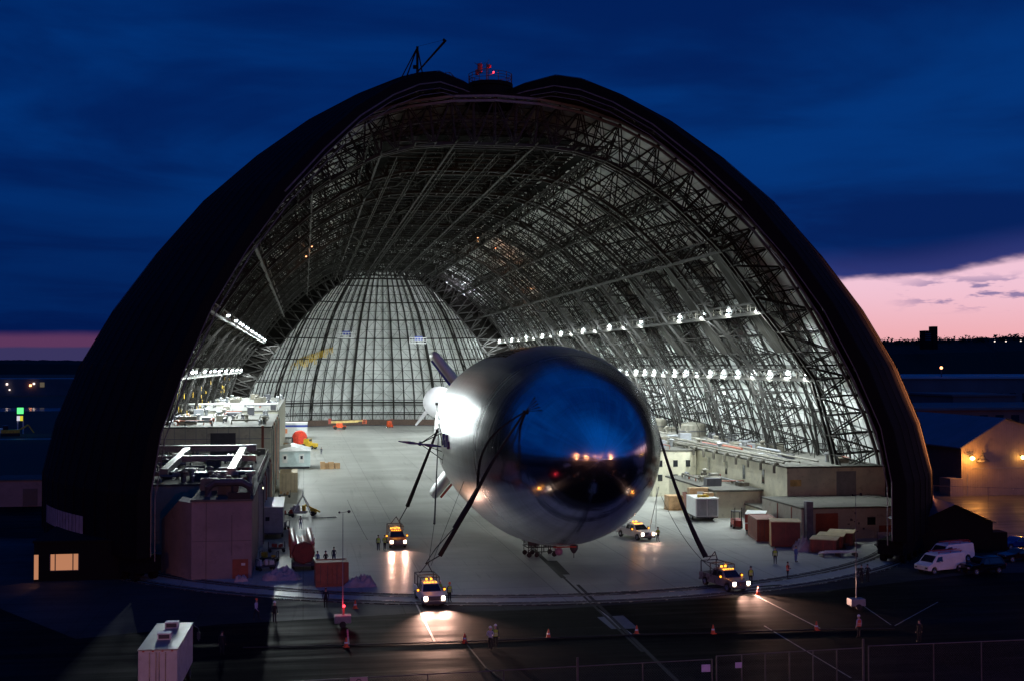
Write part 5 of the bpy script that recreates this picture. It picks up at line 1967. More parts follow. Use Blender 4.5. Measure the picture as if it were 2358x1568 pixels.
# left side
annex, og = block('concrete_annex', 'windowless mauve-grey concrete annex with a red door at the left of the hangar mouth', -11.4, -5.3, 131.9, 150, 0, 8.0, 'plaster')
MB().box(1.1, 2.7, -.05, 0, 0, 2.0).build('door', 'brick', annex)
MB().box(2.0, 2.4, -.08, -.05, 1.35, 1.6).build('paper_label', 'offwhite', annex)
b = MB()
b.box(-1.6, -1.55, -.03, 0, 0, 7.9)
b.box(1.0, 1.05, -.03, 0, 2.4, 6.6)
b.box(-3.0, 3.0, -.025, 0, 3.9, 3.94)
b.build('wall_joint', 'dgrey', annex)
b = MB()
b.add([(-3.05, 0, 0), (-3.05, 4, 0), (-6.6, 10, 0), (-6.6, 5.2, 0), (-3.05, 0, 7.9), (-3.05, 4, 7.9), (-4.6, 7, 7.9), (-4.6, 2.2, 7.9), (-6.6, 10, 5.6), (-6.6, 5.2, 5.6)],
      [(0, 3, 9, 7, 4), (4, 7, 6, 5), (1, 2, 8, 6, 5), (3, 2, 8, 9), (7, 9, 8, 6)])
b.build('angled_wing', 'plaster', annex)
b = MB()
b.tube([(-1.6, 3, 8.2), (-1.6, 3, 9.2), (-.9, 3, 9.7), (1.9, 3, 9.7), (2.7, 3, 9.2), (2.7, 3, 8.2)], .42, 10)
b.build('roof_duct', 'dgrey', annex)
b = MB()
b.box(-.8, 1.4, 5, 7.5, 8.23, 9.6)
b.build('roof_unit', 'dgrey', annex)
MB().box(.2, .7, 3.9, 4.5, 8.23, 10.3).build('flue', 'dgrey', annex)
b = MB()
b.box(.6, 2.9, -.06, .4, 8.23, 8.9)
b.build('parapet_box', 'black', annex)
clutter(annex, -2.4, 2.4, 9, 17, 8.25, 12, 31)
lb, og = block('office_block', 'dim olive block behind the concrete annex with large ducts on its roof', -27.5, -5.2, 152, 204, 0, 7.8, 'cream2')
clutter(lb, -10, 9.5, 1, 50, 8.03, 90, 21)
ducts(lb, og, [((-24, 176, 9.3), (-6.5, 176, 9.3), .8), ((-24, 190, 9.8), (-7, 190, 9.8), .9), ((-17, 158, 8.9), (-17, 192, 9.6), .9), ((-8.9, 158, 8.9), (-8.9, 192, 9.6), .9), ((-26, 160, 8.6), (-6, 160, 8.6), .5), ((-26, 154.5, 7.4), (-6, 154.5, 7.4), .4)])
b = MB()
for k in range(20):
    b.beam((10.9, 1 + k * 2.2, 8.0), (10.9, 1 + k * 2.2, 9.2), .07)
b.beam((10.9, .5, 9.2), (10.9, 44, 9.2), .07)
b.beam((10.9, .5, 8.7), (10.9, 50, 8.7), .05)
b.build('roof_railing', 'cream_steel', lb)
MB().box(8.56, 11.3, 8, 18, .5, 7.4).build('tall_door', 'dgrey', lb)
b = MB()
b.lathe([(.01, 0), (.16, .02), (.16, .2), (.01, .26)], 10, (11.35, 3.0, 7.0))
b.build('wall_lamp', pbr('yellowish_lamp', (.9, .9, .5), .5, emit=(1, .95, .55), estr=6), lb)
lb2, og = block('office_block', 'higher cream panelled block farther along the left wall', -27.5, -5.3, 206, 262, 0, 12.0, 'cream')
MB().box(1.5, 5.5, -.06, 0, 9.0, 11.2).build('louvre', 'dgrey', lb2)
MB().box(-7.2, -6.2, -.06, 0, 6.5, 9.6).build('door', 'dgrey', lb2)
MB().box(2.2, 6.2, -.05, 0, 5.6, 8.4).build('board_panel', 'ply', lb2)
b = MB()
for k in range(12):
    b.box(-11 + k * 1.7, -10.94 + k * 1.7, -.04, 0, 0, 11.9)
b.box(-11.1, 11.1, -.05, 0, 10.2, 10.3)
b.build('panel_joint', 'grey', lb2)
clutter(lb2, -10, 10, 1, 50, 12.23, 50, 23)
b = MB()
b.box(9.7, 10.1, -3.4, -3.0, 0, 12.5)
b.build('red_brace', 'rust', lb2)
for bb, y0_, y1_, hh in ((lb, 2, 50, 7.6), (lb2, 1, 55, 11.8)):
    for k in range(int((y1_ - y0_) / 6)):
        y_ = y0_ + k * 6
        MB().box(11.1, 11.45, y_, y_ + .4, 0, hh).build('pilaster', 'cream2', bb)
        if k % 2:
            MB().box(11.1, 11.25, y_ + 1.5, y_ + 4.5, hh - 3.2, hh - 1.4).build('window', 'glass', bb)
        else:
            b = MB()
            b.tube([(11.4, y_ + 3, 0), (11.4, y_ + 3, hh - .5), (11.2, y_ + 3, hh + .4)], .14, 8)
            b.build('drainpipe', 'rust' if k % 4 else 'dgrey', bb)
lb3, og = block('office_block', 'farthest left block topped by a long white gantry beam', -25, -5.5, 268, 380, 0, 12.4, 'cream2')
MB().box(-10.5, 9.8, -.5, 1.2, 13.9, 14.2).build('gantry_beam', 'offwhite', lb3)
b = MB()
for x_ in (-10, -5, 0, 5, 9.5):
    b.beam((x_, .3, 12.5), (x_, .3, 13.9), .2)
b.build('gantry_post', 'offwhite', lb3)
clutter(lb3, -9, 9, 1, 100, 12.63, 40, 27)
b = MB()
for k in range(10):
    b.cbox((rnd.uniform(-9, 9), -.05, rnd.uniform(3, 11.5)), (rnd.uniform(.5, 2.5), .1, rnd.uniform(.3, 1.0)))
b.build('wall_fitting', 'grey', lb3)

# clutter of carts, gas bottles and parts on the left floor strip
r2 = random.Random(4)
spots = [(620, 1293, 'yellow-wheeled parts cart nearest the annex corner'), (637, 1270, 'dark tool cart with red box beside the grey-ended trailer'), (648, 1218, 'low grey parts cart right of the grey-ended trailer'),
         (661, 1190, 'small red hand cart near the rig'), (612, 1312, 'white-topped workbench cart at the foot of the annex'), (655, 1145, 'low trolley loaded with cartons beyond the tan crate')]
for k, (px, py, lbx) in enumerate(spots):
    p = G(px, py)
    t = thing('parts_cart', lbx, 'cart', (p.x, p.y, 0), R(r2.uniform(-30, 30)), 'carts along the left floor edge')
    b = MB()
    b.box(-1.0, 1.0, -.5, .5, .4, .5)
    for x_ in (-.95, .95):
        for y_ in (-.45, .45):
            b.beam((x_, y_, .4), (x_, y_, 1.2), .06)
        b.beam((x_, -.45, 1.2), (x_, .45, 1.2), .06)
    b.build('cart_frame', 'dgrey', t)
    b = MB()
    for j in range(6):
        b.cbox((r2.uniform(-.7, .7), r2.uniform(-.3, .3), .5 + r2.uniform(.1, .4)), (r2.uniform(.2, .6), r2.uniform(.2, .5), r2.uniform(.15, .5)))
    b.build('cart_load', ('yellow', 'red', 'grey', 'red', 'offwhite', 'cardboard')[k], t)
    for x_ in (-.8, .8):
        for y_ in (-.45, .45):
            MB().lathe([(.01, -.05), (.2, -.05), (.2, .05), (.01, .05)], 10, (x_, y_, .2), axis='y').build('wheel', 'black', t)
for k in range(16):
    p = G(645 + r2.uniform(-4, 50), 1015 + k * 3.6)
    if k % 5 == 4:
        continue
    mt = r2.choice(['cardboard', 'red', 'offwhite', 'grey', 'yellow', 'rust', 'blue'])
    t = thing('floor_crate', '%s crate on the far left floor, %s' % ({'cardboard': 'brown', 'red': 'red', 'offwhite': 'white', 'grey': 'grey', 'yellow': 'yellow', 'rust': 'rust-brown', 'blue': 'blue'}[mt],
              ('nearest the striped trailer', 'a little nearer than the striped trailer', 'left of the red drum', 'right behind the red drum', '', 'in front of the red drum', 'between red drum and cabin, far', 'between red drum and cabin, mid', 'between red drum and cabin, near', '', 'just behind the cabin, left', 'just behind the cabin, right', 'at the cabin back corner', 'at the cabin front corner', '', 'nearest the camera')[k]),
              'crate', (p.x, p.y, 0), R(r2.uniform(0, 50)), 'jumble of crates on the far left floor')
    h_, s_ = r2.uniform(.8, 2.0), r2.uniform(.5, 1.1)
    MB().box(-s_, s_, -.6, .6, .1, h_).build('crate_body', mt, t, bevel=.03)
    MB().box(-s_ - .05, s_ + .05, -.65, .65, h_, h_ + .08).build('lid', 'plytop', t)

# metal scrap and rolls at right near rails
for k, (px, py, lbx) in enumerate(((1930, 1280, 'long low rack of pale rods on the floor at the right rails'), (1905, 1262, 'dark low rack of pipes behind the pale rods'))):
    p = G(px, py)
    t = thing('pipe_rack', lbx, 'rack', (p.x, p.y, 0), R(-4))
    b = MB()
    for j in range(9):
        b.tube([(-2.6 + .15 * j, -.6 + j * .14, .5 + .04 * (j % 3)), (2.6 - .1 * j, -.55 + j * .14, .55)], .06, 6)
    b.build('rod', 'offwhite' if k == 0 else 'dgrey', t)
    b = MB()
    for x_ in (-2, 0, 2):
        b.box(x_ - .08, x_ + .08, -.8, .8, 0, .45)
    b.build('bearer', 'dgrey', t)
t = thing('twin_drum_cart', 'cart with two pale mauve square boards against the right door base', 'cart', (*G(2045, 1262)[:2], 0), R(0))
MB().box(-1.3, -.15, -.05, .05, .9, 2.0).box(.15, 1.3, -.05, .05, .9, 2.0).build('board', 'tarp', t)
MB().box(-1.4, 1.4, .06, .8, .3, .5).box(-1.4, -1.3, .06, .14, .5, 2.0).box(1.3, 1.4, .06, .14, .5, 2.0).build('cart_frame', 'dgrey', t)
for x_ in (-1, 1):
    MB().lathe([(.01, -.06), (.25, -.06), (.25, .06), (.01, .06)], 12, (x_, .5, .25), axis='y').build('wheel', 'black', t)

# hanging work platforms and yellow pennant string before the rear door
for k, (px, py, lbx) in enumerate(((796, 778, 'left small blue-white work cradle hanging before the rear door'), (962, 790, 'right small blue-white work cradle hanging before the rear door'))):
    p = AY(px, py, 440)
    t = thing('hanging_work_cradle', lbx, 'work cradle', p, 0, 'work cradles hung before the rear door')
    b = MB()
    for z_ in (0, .9, 1.8):
        b.beam((-3, -.5, z_), (3, -.5, z_), .2)
        b.beam((-3, .5, z_), (3, .5, z_), .2)
    for j in range(7):
        b.beam((-3 + j, -.5, 0), (-3 + j, -.5, 1.8), .16)
    b.box(-3, 3, -.5, .5, -.2, -.05)
    b.build('cradle_frame', 'white', t)
    b = MB()
    b.beam((-2.6, 0, 1.8), (-2.6, 0, 30), .07)
    b.beam((2.6, 0, 1.8), (2.6, 0, 30), .07)
    b.build('suspension_cable', 'rope', t)
    MB().box(-1.2, 1.6, -.56, -.5, .8, 2.4).build('banner', 'blue', t)
a_, c_ = AY(668, 832, 452), AY(768, 798, 452)
t = thing('pennant_string', 'string of small yellow strips sloping across the rear door', 'pennants', a_)
b = MB()
d_ = c_ - a_
b.tube([(0, 0, 0), tuple(d_ * .5 - Vector((0, 0, .8))), tuple(d_)], .06, 6)
b.build('string', 'rope', t)
b = MB()
for k in range(26):
    q = d_ * (k + .5) / 26
    h_ = rnd.uniform(1.2, 3.6)
    b.box(q.x - .12, q.x + .12, -.05, .05, q.z - .8 * math.sin(math.pi * (k + .5) / 26) - h_, q.z)
b.build('strip', 'yellow', t)
# yellow tags tied on the left trusses
b = MB()
for k in range(60):
    y_ = rnd.uniform(20, 180)
    z_ = rnd.uniform(7.5, 19)
    x_ = -48.3 + (z_ - 10) * .30 + .35
    b.cbox((x_, y_, z_), (.06, .2, rnd.uniform(.3, 1.0)))
b.build('yellow_tag', 'yellow', hangar)

# ================================================================ people
PD = {}


def body_mesh(pose):
    """one skinned, subdivided surface grown from a joint skeleton; feet on z = 0, facing -y"""
    if pose in PD:
        return PD[pose]
    L = {'stand': (0, 0), 'stand2': (.09, .1), 'walk': (.26, .3)}[pose]
    st, sw = L
    J = [((0, 0, .96), .145), ((0, 0, 1.12), .125), ((0, -.01, 1.30), .155), ((0, 0, 1.45), .10), ((0, -.01, 1.53), .058), ((0, -.025, 1.62), .085), ((0, -.02, 1.72), .088), ((0, -.015, 1.78), .055), ((0, -.115, 1.645), .018)]
    Ed = [(0, 1), (1, 2), (2, 3), (3, 4), (4, 5), (5, 6), (6, 7), (5, 8)]
    for s in (-1, 1):
        k = s
        o = len(J)
        fy = -st * s
        J += [((s * .10, 0, .90), .105), ((s * .11, fy * .55, .50), .072), ((s * .115, fy + (.05 if st else 0) * (s), .10), .048), ((s * .125, fy - .10, .045), .045), ((s * .13, fy - .19, .03), .035)]
        Ed += [(0, o), (o, o + 1), (o + 1, o + 2), (o + 2, o + 3), (o + 3, o + 4)]
        o = len(J)
        ay = sw * s
        if pose == 'stand2':
            J += [((s * .20, 0, 1.42), .062), ((s * .27, .02, 1.14), .047), ((s * .16, -.22, 1.10), .034), ((s * .12, -.29, 1.11), .030)]
        else:
            J += [((s * .20, 0, 1.42), .062), ((s * .26, ay * .3 + .02, 1.14), .047), ((s * .27, ay * .8 - .05, .90), .034), ((s * .27, ay - .07, .83), .030)]
        Ed += [(3, o), (o, o + 1), (o + 1, o + 2), (o + 2, o + 3)]
        hnd = Vector(J[-1][0])
        dr = (Vector(J[-1][0]) - Vector(J[-2][0])).normalized()
        sd = Vector((0, 1, 0)) if pose != 'stand2' else Vector((0, 0, 1))
        h = len(J) - 1
        for f in range(4):
            a0 = hnd + dr * .05 + sd * (f - 1.5) * .020
            a1 = a0 + dr * (.045 - .006 * abs(f - 1.5)) + Vector((-s * .012, 0, 0))
            J += [(tuple(a0), .0095), (tuple(a1), .008)]
            Ed += [(h, len(J) - 2), (len(J) - 2, len(J) - 1)]
        th = hnd - sd * .035 + dr * .025
        J += [(tuple(th), .010), (tuple(th + dr * .03 - sd * .01), .009)]
        Ed += [(h, len(J) - 2), (len(J) - 2, len(J) - 1)]
    me = bpy.data.meshes.new('person')
    me.from_pydata([j[0] for j in J], Ed, [])
    o = bpy.data.objects.new('person', me)
    COL.objects.link(o)
    md = o.modifiers.new('skin', 'SKIN')
    for i, j in enumerate(J):
        me.skin_vertices[0].data[i].radius = (j[1], j[1])
    me.skin_vertices[0].data[0].use_root = True
    sb = o.modifiers.new('sub', 'SUBSURF')
    sb.levels = sb.render_levels = 1
    dg = bpy.context.evaluated_depsgraph_get()
    m2 = bpy.data.meshes.new_from_object(o.evaluated_get(dg))
    bpy.data.objects.remove(o)
    PD[pose] = m2
    return m2


def person(px, py, pose, face, vest, shirt, trouser, hat, label, h=1.0):
    me = body_mesh(pose).copy()
    me.materials.clear()
    for q in ('skin', shirt, trouser, 'boot'):
        me.materials.append(M[q])
    for pl in me.polygons:
        c = pl.center
        pl.use_smooth = True
        d = abs(c.x)
        if c.z > 1.50:
            k = 0
        elif c.z < .12:
            k = 3
        elif c.z < .98 and d < .22:
            k = 2
        elif (c.z < .86 and d > .22) or (c.y < -.25 and c.z > 1.0 and d > .09):
            k = 0
        else:
            k = 1
        pl.material_index = k
    o = bpy.data.objects.new('person', me)
    COL.objects.link(o)
    p = G(px, py)
    o.location = (p.x, p.y, 0)
    o.rotation_euler = (0, 0, R(face))
    o.scale = (h, h, h)
    o['label'] = label
    o['category'] = 'person'
    if vest:
        b = MB()
        P = [(.205, .93), (.20, 1.1), (.225, 1.3), (.215, 1.42), (.12, 1.47)]
        vs, fs = [], []
        for r_, z_ in P:
            for k in range(14):
                t = 2 * math.pi * k / 14
                vs.append((math.cos(t) * r_ * .98, math.sin(t) * r_ * .78, z_))
        for i in range(len(P) - 1):
            fs += [(i * 14 + k, i * 14 + (k + 1) % 14, (i + 1) * 14 + (k + 1) % 14, (i + 1) * 14 + k) for k in range(14)]
        b.add(vs, fs)
        v_ = b.build('vest', vest, o, smooth=True)
        b = MB()
        for z_ in (1.02, 1.16):
            b.lathe([(.212, z_), (.218, z_ + .05)], 14)
        for i in range(len(b.v)):
            q = b.v[i]
            b.v[i] = (q[0], q[1] * .8, q[2])
        b.build('reflective_band', 'offwhite', v_)
    if hat:
        b = MB()
        b.lathe([(.14, 1.725), (.115, 1.735), (.118, 1.79), (.09, 1.84), (.03, 1.87), (.002, 1.875)], 14, (0, -.02, 0))
        b.build('hard_hat', hat, o, smooth=True)
    else:
        b = MB()
        b.lathe([(.094, 1.70), (.102, 1.76), (.08, 1.82), (.002, 1.85)], 12, (0, .0, 0))
        b.build('hair', 'boot', o, smooth=True)
    return o


PEOPLE = [
    (871, 1266, 'stand', 20, 'hivis_y', 'navy', 'navy', None, 'worker in yellow-green vest, left one of two beside the orange-glowing pickup'),
    (886, 1266, 'stand2', -30, 'hivis_y', 'darkcloth', 'darkcloth', None, 'worker in yellow-green vest right against the orange-glowing pickup'),
    (1013, 1380, 'stand2', 40, 'hivis_y', 'darkcloth', 'darkcloth', 'white', 'worker in yellow-green vest at the door of the near left pickup'),
    (1035, 1385, 'stand', 30, 'hivis_y', 'navy', 'darkcloth', 'orange', 'worker in yellow-green vest with red hat, right of the near left pickup'),
    (1515, 1246, 'stand2', 10, 'hivis_y', 'brick', 'navy', None, 'worker in yellow-green vest right of the pickup under the airship'),
    (1729, 1345, 'stand', 0, 'hivis_y', 'darkcloth', 'darkcloth', 'navy', 'worker in yellow-green vest standing behind the near right pickup'),
    (1129, 1496, 'stand2', 160, None, 'whitecloth', 'darkcloth', 'white', 'person in pale shirt and white hard hat in the foreground pair'),
    (1141, 1491, 'stand', 170, 'hivis_y', 'navy', 'darkcloth', 'white', 'person in yellow-green vest and white hard hat in the foreground pair'),
    (1785, 1297, 'stand', -20, 'hivis_y', 'darkcloth', 'darkcloth', None, 'worker in yellow-green vest by the plywood crate at the right'),
    (1833, 1293, 'stand', 30, None, 'bluecloth', 'bluecloth', None, 'person in light blue clothes before the low crates at the right'),
    (1814, 1333, 'stand2', 90, 'hivis_o', 'darkcloth', 'darkcloth', None, 'worker in red-orange vest holding a paper on the right door rails'),
    (1984, 1340, 'stand', 180, None, 'darkcloth', 'darkcloth', None, 'left of two dark-dressed people with a tripod at the right'),
    (1998, 1339, 'stand2', 150, None, 'darkcloth', 'darkcloth', None, 'right of two dark-dressed people with a tripod at the right'),
    (1978, 1467, 'stand', 200, 'hivis_o', 'whitecloth', 'darkcloth', 'white', 'worker in red-orange vest and white hard hat below the right mast'),
    (2117, 1478, 'stand', 180, None, 'darkcloth', 'darkcloth', None, 'dark figure alone in the shadow at the lower right'),
    (731, 1306, 'stand', 150, None, 'bluecloth', 'navy', None, 'person in blue shirt, left of three beside the red tube trailer'),
    (750, 1306, 'stand2', 200, None, 'darkcloth', 'darkcloth', 'navy', 'person in dark clothes, middle of three beside the red tube trailer'),
    (769, 1296, 'walk', 190, None, 'navy', 'denim', None, 'person in navy walking, right of three beside the red tube trailer'),
    (692, 1218, 'stand', 190, None, 'greycloth', 'denim', None, 'person in grey top standing behind the red tube trailer'),
    (590, 1426, 'walk', 60, None, 'whitecloth', 'darkcloth', 'orange', 'person in white shirt and orange hat walking on the dark apron'),
    (632, 1433, 'stand', 150, None, 'darkcloth', 'darkcloth', 'white', 'person in open dark jacket and white hat on the dark apron'),
    (750, 1399, 'stand', 170, None, 'darkcloth', 'darkcloth', None, 'dark figure standing in front of the rust-red container'),
    (511, 1507, 'stand', 170, None, 'darkcloth', 'darkcloth', None, 'dark figure right of the white box trailer in the shadow'),
    (740, 1046, 'stand', 180, None, 'navy', 'navy', None, 'tiny distant person in navy right of the pale cabin'),
]
for a_ in PEOPLE:
    person(*a_)
t = thing('camera_tripod', 'black tripod between the two dark-dressed people at the right', 'tripod', (*G(1976, 1342)[:2], 0))
b = MB()
for a_ in (0, 2.1, 4.2):
    b.beam((.5 * math.cos(a_), .5 * math.sin(a_), 0), (0, 0, 1.3), .05)
b.build('leg', 'black', t)
MB().cbox((0, 0, 1.42), (.3, .4, .24)).build('camera_body', 'black', t)

# ================================================================ cones, masts, cables, fences
CONES = [(1070, 1479, 'orange cone on the dark cable in the glow left of the foreground pair'), (1263, 1468, 'orange cone alone in the middle of the dark foreground'),
         (1466, 1459, 'orange cone beside the pale square patch'), (818, 1400, 'orange cone nearest behind the left red-lit mast trailer'),
         (797, 1489, 'orange cone below the left red-lit mast trailer'), (1642, 1458, 'orange cone left of the near right pickup reflection'),
         (1880, 1450, 'orange cone at the lower end of the long white line'), (1746, 1368, 'orange cone beside the bumper of the near right pickup')]
c0 = None
for px, py, lbx in CONES:
    p = G(px, py)
    if c0 is None:
        c0 = thing('traffic_cone', lbx, 'traffic cone', (p.x, p.y, 0), 0, 'orange cones on the apron')
        MB().lathe([(.19, .03), (.045, .72), (.03, .74), (.002, .74)], 14).build('cone_body', 'orange', c0, smooth=True)
        MB().box(-.22, .22, -.22, .22, 0, .04).build('base', 'orange', c0)
        MB().lathe([(.135, .30), (.108, .42)], 14).build('reflective_band', 'orangewhite', c0)
    else:
        copy_thing(c0, (p.x, p.y, 0), R(20), lbx)

for px, py, top, lbx, lit in ((789, 1442, 1180, 'thin wind mast on a small trailer with glowing red light at the left', True), (1972, 1402, 1140, 'thin unlit wind mast on a small trailer at the right', False)):
    p = G(px, py)
    hh = AY(px, top, p.y).z
    t = thing('wind_mast', lbx, 'mast', (p.x, p.y, 0))
    b = MB()
    b.beam((0, 0, .5), (0, 0, hh), .10, 6, .06)
    b.build('mast_pole', 'chain' if not lit else 'grey', t)
    b = MB()
    b.beam((-.3, 0, hh), (.4, 0, hh + .1), .04)
    b.sphere((.5, 0, hh + .1), .14, 8)
    b.sphere((-.3, 0, hh + .05), .1, 8)
    b.build('wind_sensor', 'black', t)
    MB().box(-.7, .7, -.5, .5, .35, 1.0).build('trailer_box', 'grey', t, bevel=.08)
    for y_ in (-.55, .55):
        MB().lathe([(.01, -.08), (.28, -.08), (.28, .08), (.01, .08)], 12, (0, y_, .28), axis='y').build('wheel', 'black', t)
    if lit:
        b = MB()
        b.sphere((.1, -.1, 1.75), .13, 10)
        b.build('red_lamp', 'redlamp', t)
        b = MB()
        b.beam((.1, -.1, 1.0), (.1, -.1, 1.65), .07)
        b.build('lamp_post', 'red', t)
        lamp('red_light', 'POINT', (.1, -.5, 1.9), 45, (1, .03, .05), t, .12)

t = MB()
pp = [G(560, 1492), G(797, 1486), G(1070, 1478), G(1263, 1470), G(1466, 1462), G(1642, 1458), G(1880, 1450), G(2060, 1448)]
t.tube([(q.x, q.y, .06) for q in pp], .055, 6)
o = t.build('ground_cable', 'black')
o['label'] = 'long dark cable laid along the row of orange cones'
o['category'] = 'cable'
t = MB()
pp = [G(1072, 1480), G(1120, 1540), G(1160, 1568)]
t.tube([(q.x, q.y, .06) for q in pp], .055, 6)
o = t.build('ground_cable', 'black')
o['label'] = 'short dark cable running from the left cone towards the lower edge'
o['category'] = 'cable'


def fence(label, posts, h, z0=0.0, name='chain_link_fence', rails=(1.0,), signs=(), mesh=True, tall=()):
    base = posts[0]
    t = thing(name, label, 'gate' if 'gate' in name else 'fence', (base.x, base.y, z0))
    for i, p in enumerate(posts):
        q = p - base
        b = MB()
        hh = h * (1.12 if i in tall else 1)
        b.beam((q.x, q.y, 0), (q.x, q.y, hh), .14 if i in tall else .08, 8)
        b.build('post', 'chain', t)
    b = MB()
    for p, q in zip(posts, posts[1:]):
        p, q = p - base, q - base
        for f in rails:
            b.beam((p.x, p.y, h * f), (q.x, q.y, h * f), .05)
    b.build('rail', 'chain', t)
    if mesh:
        b = MB()
        for p, q in zip(posts, posts[1:]):
            p, q = p - base, q - base
            L_ = (q - p).length
            d = (q - p) / L_
            st_ = .16
            n = int(L_ / st_)
            m_ = h / st_
            for k in range(-int(m_), n):
                a0, a1 = max(0, k), min(n, k + m_)
                if a1 > a0:
                    for sg in (0, 1):
                        z0_, z1_ = (a0 - k) * st_, (a1 - k) * st_
                        if sg:
                            z0_, z1_ = h - z0_, h - z1_
                        A_ = p + d * a0 * st_
                        B_ = p + d * a1 * st_
                        b.beam((A_.x, A_.y, z0_), (B_.x, B_.y, z1_), .006, 3)
        b.build('chain_mesh', 'chain', t)
    for (x_, y_, z_, s_) in signs:
        b = MB()
        b.cbox((x_ - base.x, y_ - base.y - .05, z_), (s_, .02, s_ * .8))
        b.build('blank_sign', 'sign', t)
    return t


def gp(px, py, Y):
    q = AY(px, py, Y)
    return q


gY = 82.0
gx0, gx1 = AY(2012, 1568, 0 + gY).x, 0
def fx(px, py=1600):
    q = G(px, py)
    return Vector((q.x, q.y, 0))


gate_posts = [Vector((AY(px, 1500, 70).x, 70, 0)) for px in (2020, 2080, 2130, 2185, 2240, 2300, 2350)]
gate_posts = [Vector((AY(px, 1530, Y).x, Y, 0)) for px, Y in ((2012, 72), (2077, 72), (2132, 72), (2187, 72), (2240, 72))]
gate_posts = [Vector((AY(px, 1530, Y).x, Y, 0)) for px, Y in ((1650, 72.0), (1708, 72.1), (1762, 72.2), (1818, 72.3), (1872, 72.4), (1927, 72.5), (1988, 72.6))]
gtop = AY(1820, 1500, 72.3).z
sgn = AY(1625, 1537, 71.8)
sgn2 = AY(1700, 1530, 72.0)
fence('steel tube gate with chain link at the lower right', gate_posts, gtop, 0, 'chain_link_gate', (1.0, .55, .2), [(sgn2.x, sgn2.y, sgn2.z, .42)], True, (6,))
fence('chain link fence right of the gate in the lower right corner', [Vector((AY(px, 1530, 73).x, 73, 0)) for px in (2000, 2150, 2260, 2370)], gtop, 0)
fence('chain link fence left of the gate along the bottom edge', [Vector((AY(px, 1530, 72 - (1640 - px) * .0012).x, 72 - (1640 - px) * .0012, 0)) for px in (1640, 1480, 1330, 1160, 985, 800, 620, 480)], gtop * .96, 0, signs=[(sgn.x, sgn.y, sgn.z, .55)], tall=(2,))
sg = AY(826, 1562, 70.9)
t = thing('notice_board', 'white notice board just cut by the bottom edge', 'sign', (sg.x, sg.y - .1, 0))
MB().box(-.5, .5, -.03, .03, sg.z - .7, sg.z + .12).build('board', 'tarp', t)
MB().lathe([(.1, 0), (.16, 0), (.16, .02), (.1, .02), (.1, 0)], 16, (0, -.05, sg.z - .12), axis='y').build('ring_emblem', 'dgrey', t)
MB().beam((0, .06, 0), (0, .06, sg.z), .08).build('post', 'chain', t)

# ================================================================ left exterior
gl = G(115, 1335)
t, og = block('gate_house', 'low black building with a lit room at the foot of the left door', -27.2, -18.0, 133.5, 146, 0, 3.9, 'shed', roofmat='shed')
wx0, wx1 = AY(115, 1290, 133.4).x, AY(181, 1290, 133.4).x
z1_, z0_ = AY(150, 1275, 133.4).z, AY(150, 1312, 133.4).z
b = MB()
b.box(wx0 - og[0], wx1 - og[0], -.03, -.005, z0_, z1_)
wn = b.build('lit_window', 'litroom', t)
b = MB()
for f in (0, .18, .8, 1):
    x_ = wx0 + (wx1 - wx0) * f - og[0]
    b.box(x_ - .05, x_ + .05, -.08, -.03, z0_, z1_)
b.box(wx0 - og[0], wx1 - og[0], -.08, -.03, z0_ - .08, z0_)
b.build('frame', 'dgrey', wn)
dx0, dx1 = AY(78, 1300, 133.4).x, AY(88, 1300, 133.4).x
MB().box(dx0 - og[0], dx1 - og[0], -.03, -.005, 0.2, AY(80, 1277, 133.4).z).build('lit_doorway', 'litroom', t)
lamp('doorway_spill', 'SPOT', ((dx0 + dx1) / 2 - og[0], -.3, 2.0), 60, (1, .4, .2), t, .1, look((-.4, -1, -.9)), R(70), .4)
p = G(312, 1328)
t = thing('guard_booth', 'narrow pale mauve booth with one dark window left of the annex', 'booth', (p.x, p.y, 0))
MB().box(-.35, .35, -.35, .35, 0, 2.1).build('wall', 'tarp', t, bevel=.02)
MB().box(-.14, .14, -.37, -.35, 1.5, 1.85).build('window', 'glass', t)
MB().box(-.4, .4, -.4, .4, 2.1, 2.18).build('roof', 'grey', t)
p = G(85, 1172)
t, og = block('pump_house', 'small pinkish outbuilding left of the hangar door', -48.5, -40.5, 205, 214, 0, 4.0, 'plaster')
MB().box(1.0, 3.2, -.05, 0, .1, 2.8).build('door', 'dgrey', t)
# blue strip roof, road, sign
sheet('far_road', [(-150, 392), (-60, 392), (-60, 399), (-150, 397)], -0.009, pbr('pinkish_road', (.22, .13, .13), .5))
sheet('river', [(-900, 640), (-40, 640), (-40, 690), (-900, 700)], -0.009, pbr('still_water', (.02, .03, .05), .05, 0, .1, .05, .02, .5))
sheet('lit_grass_patch', [(-150, 402), (-60, 410), (-60, 420), (-150, 432)], -0.009, pbr('lit_grass', (.035, .05, .02), .9))  # grass again, its lit tone painted as a lighter colour
p = G(47, 998)
t = thing('pylon_sign', 'tall two-legged pylon sign with a lit green square above a white and yellow square', 'sign', (p.x, p.y, 0))
hs = [AY(47, y_, p.y).z for y_ in (938, 952, 957, 968)]
b = MB()
for x_ in (-.85, .85):
    b.beam((x_, 0, 0), (x_, 0, hs[3]), .35)
b.build('leg', 'offwhite', t)
MB().box(-1.0, .9, -.5, 0, hs[1], hs[0]).build('green_panel', 'signgreen', t)
MB().box(-1.05, -.1, -.5, 0, hs[3], hs[2]).build('white_panel', 'signwhite', t)
MB().box(-.1, .75, -.5, 0, hs[3], hs[2]).build('yellow_panel', 'signyellow', t)
p = G(18, 1003)
t = thing('yellow_excavator', 'yellow digger standing on the grass beside the pylon sign', 'excavator', (p.x + 1, p.y, 0), R(15))
MB().box(-3, 2.5, -1.2, 1.2, .9, 2.0).build('body', 'yellow', t, bevel=.1)
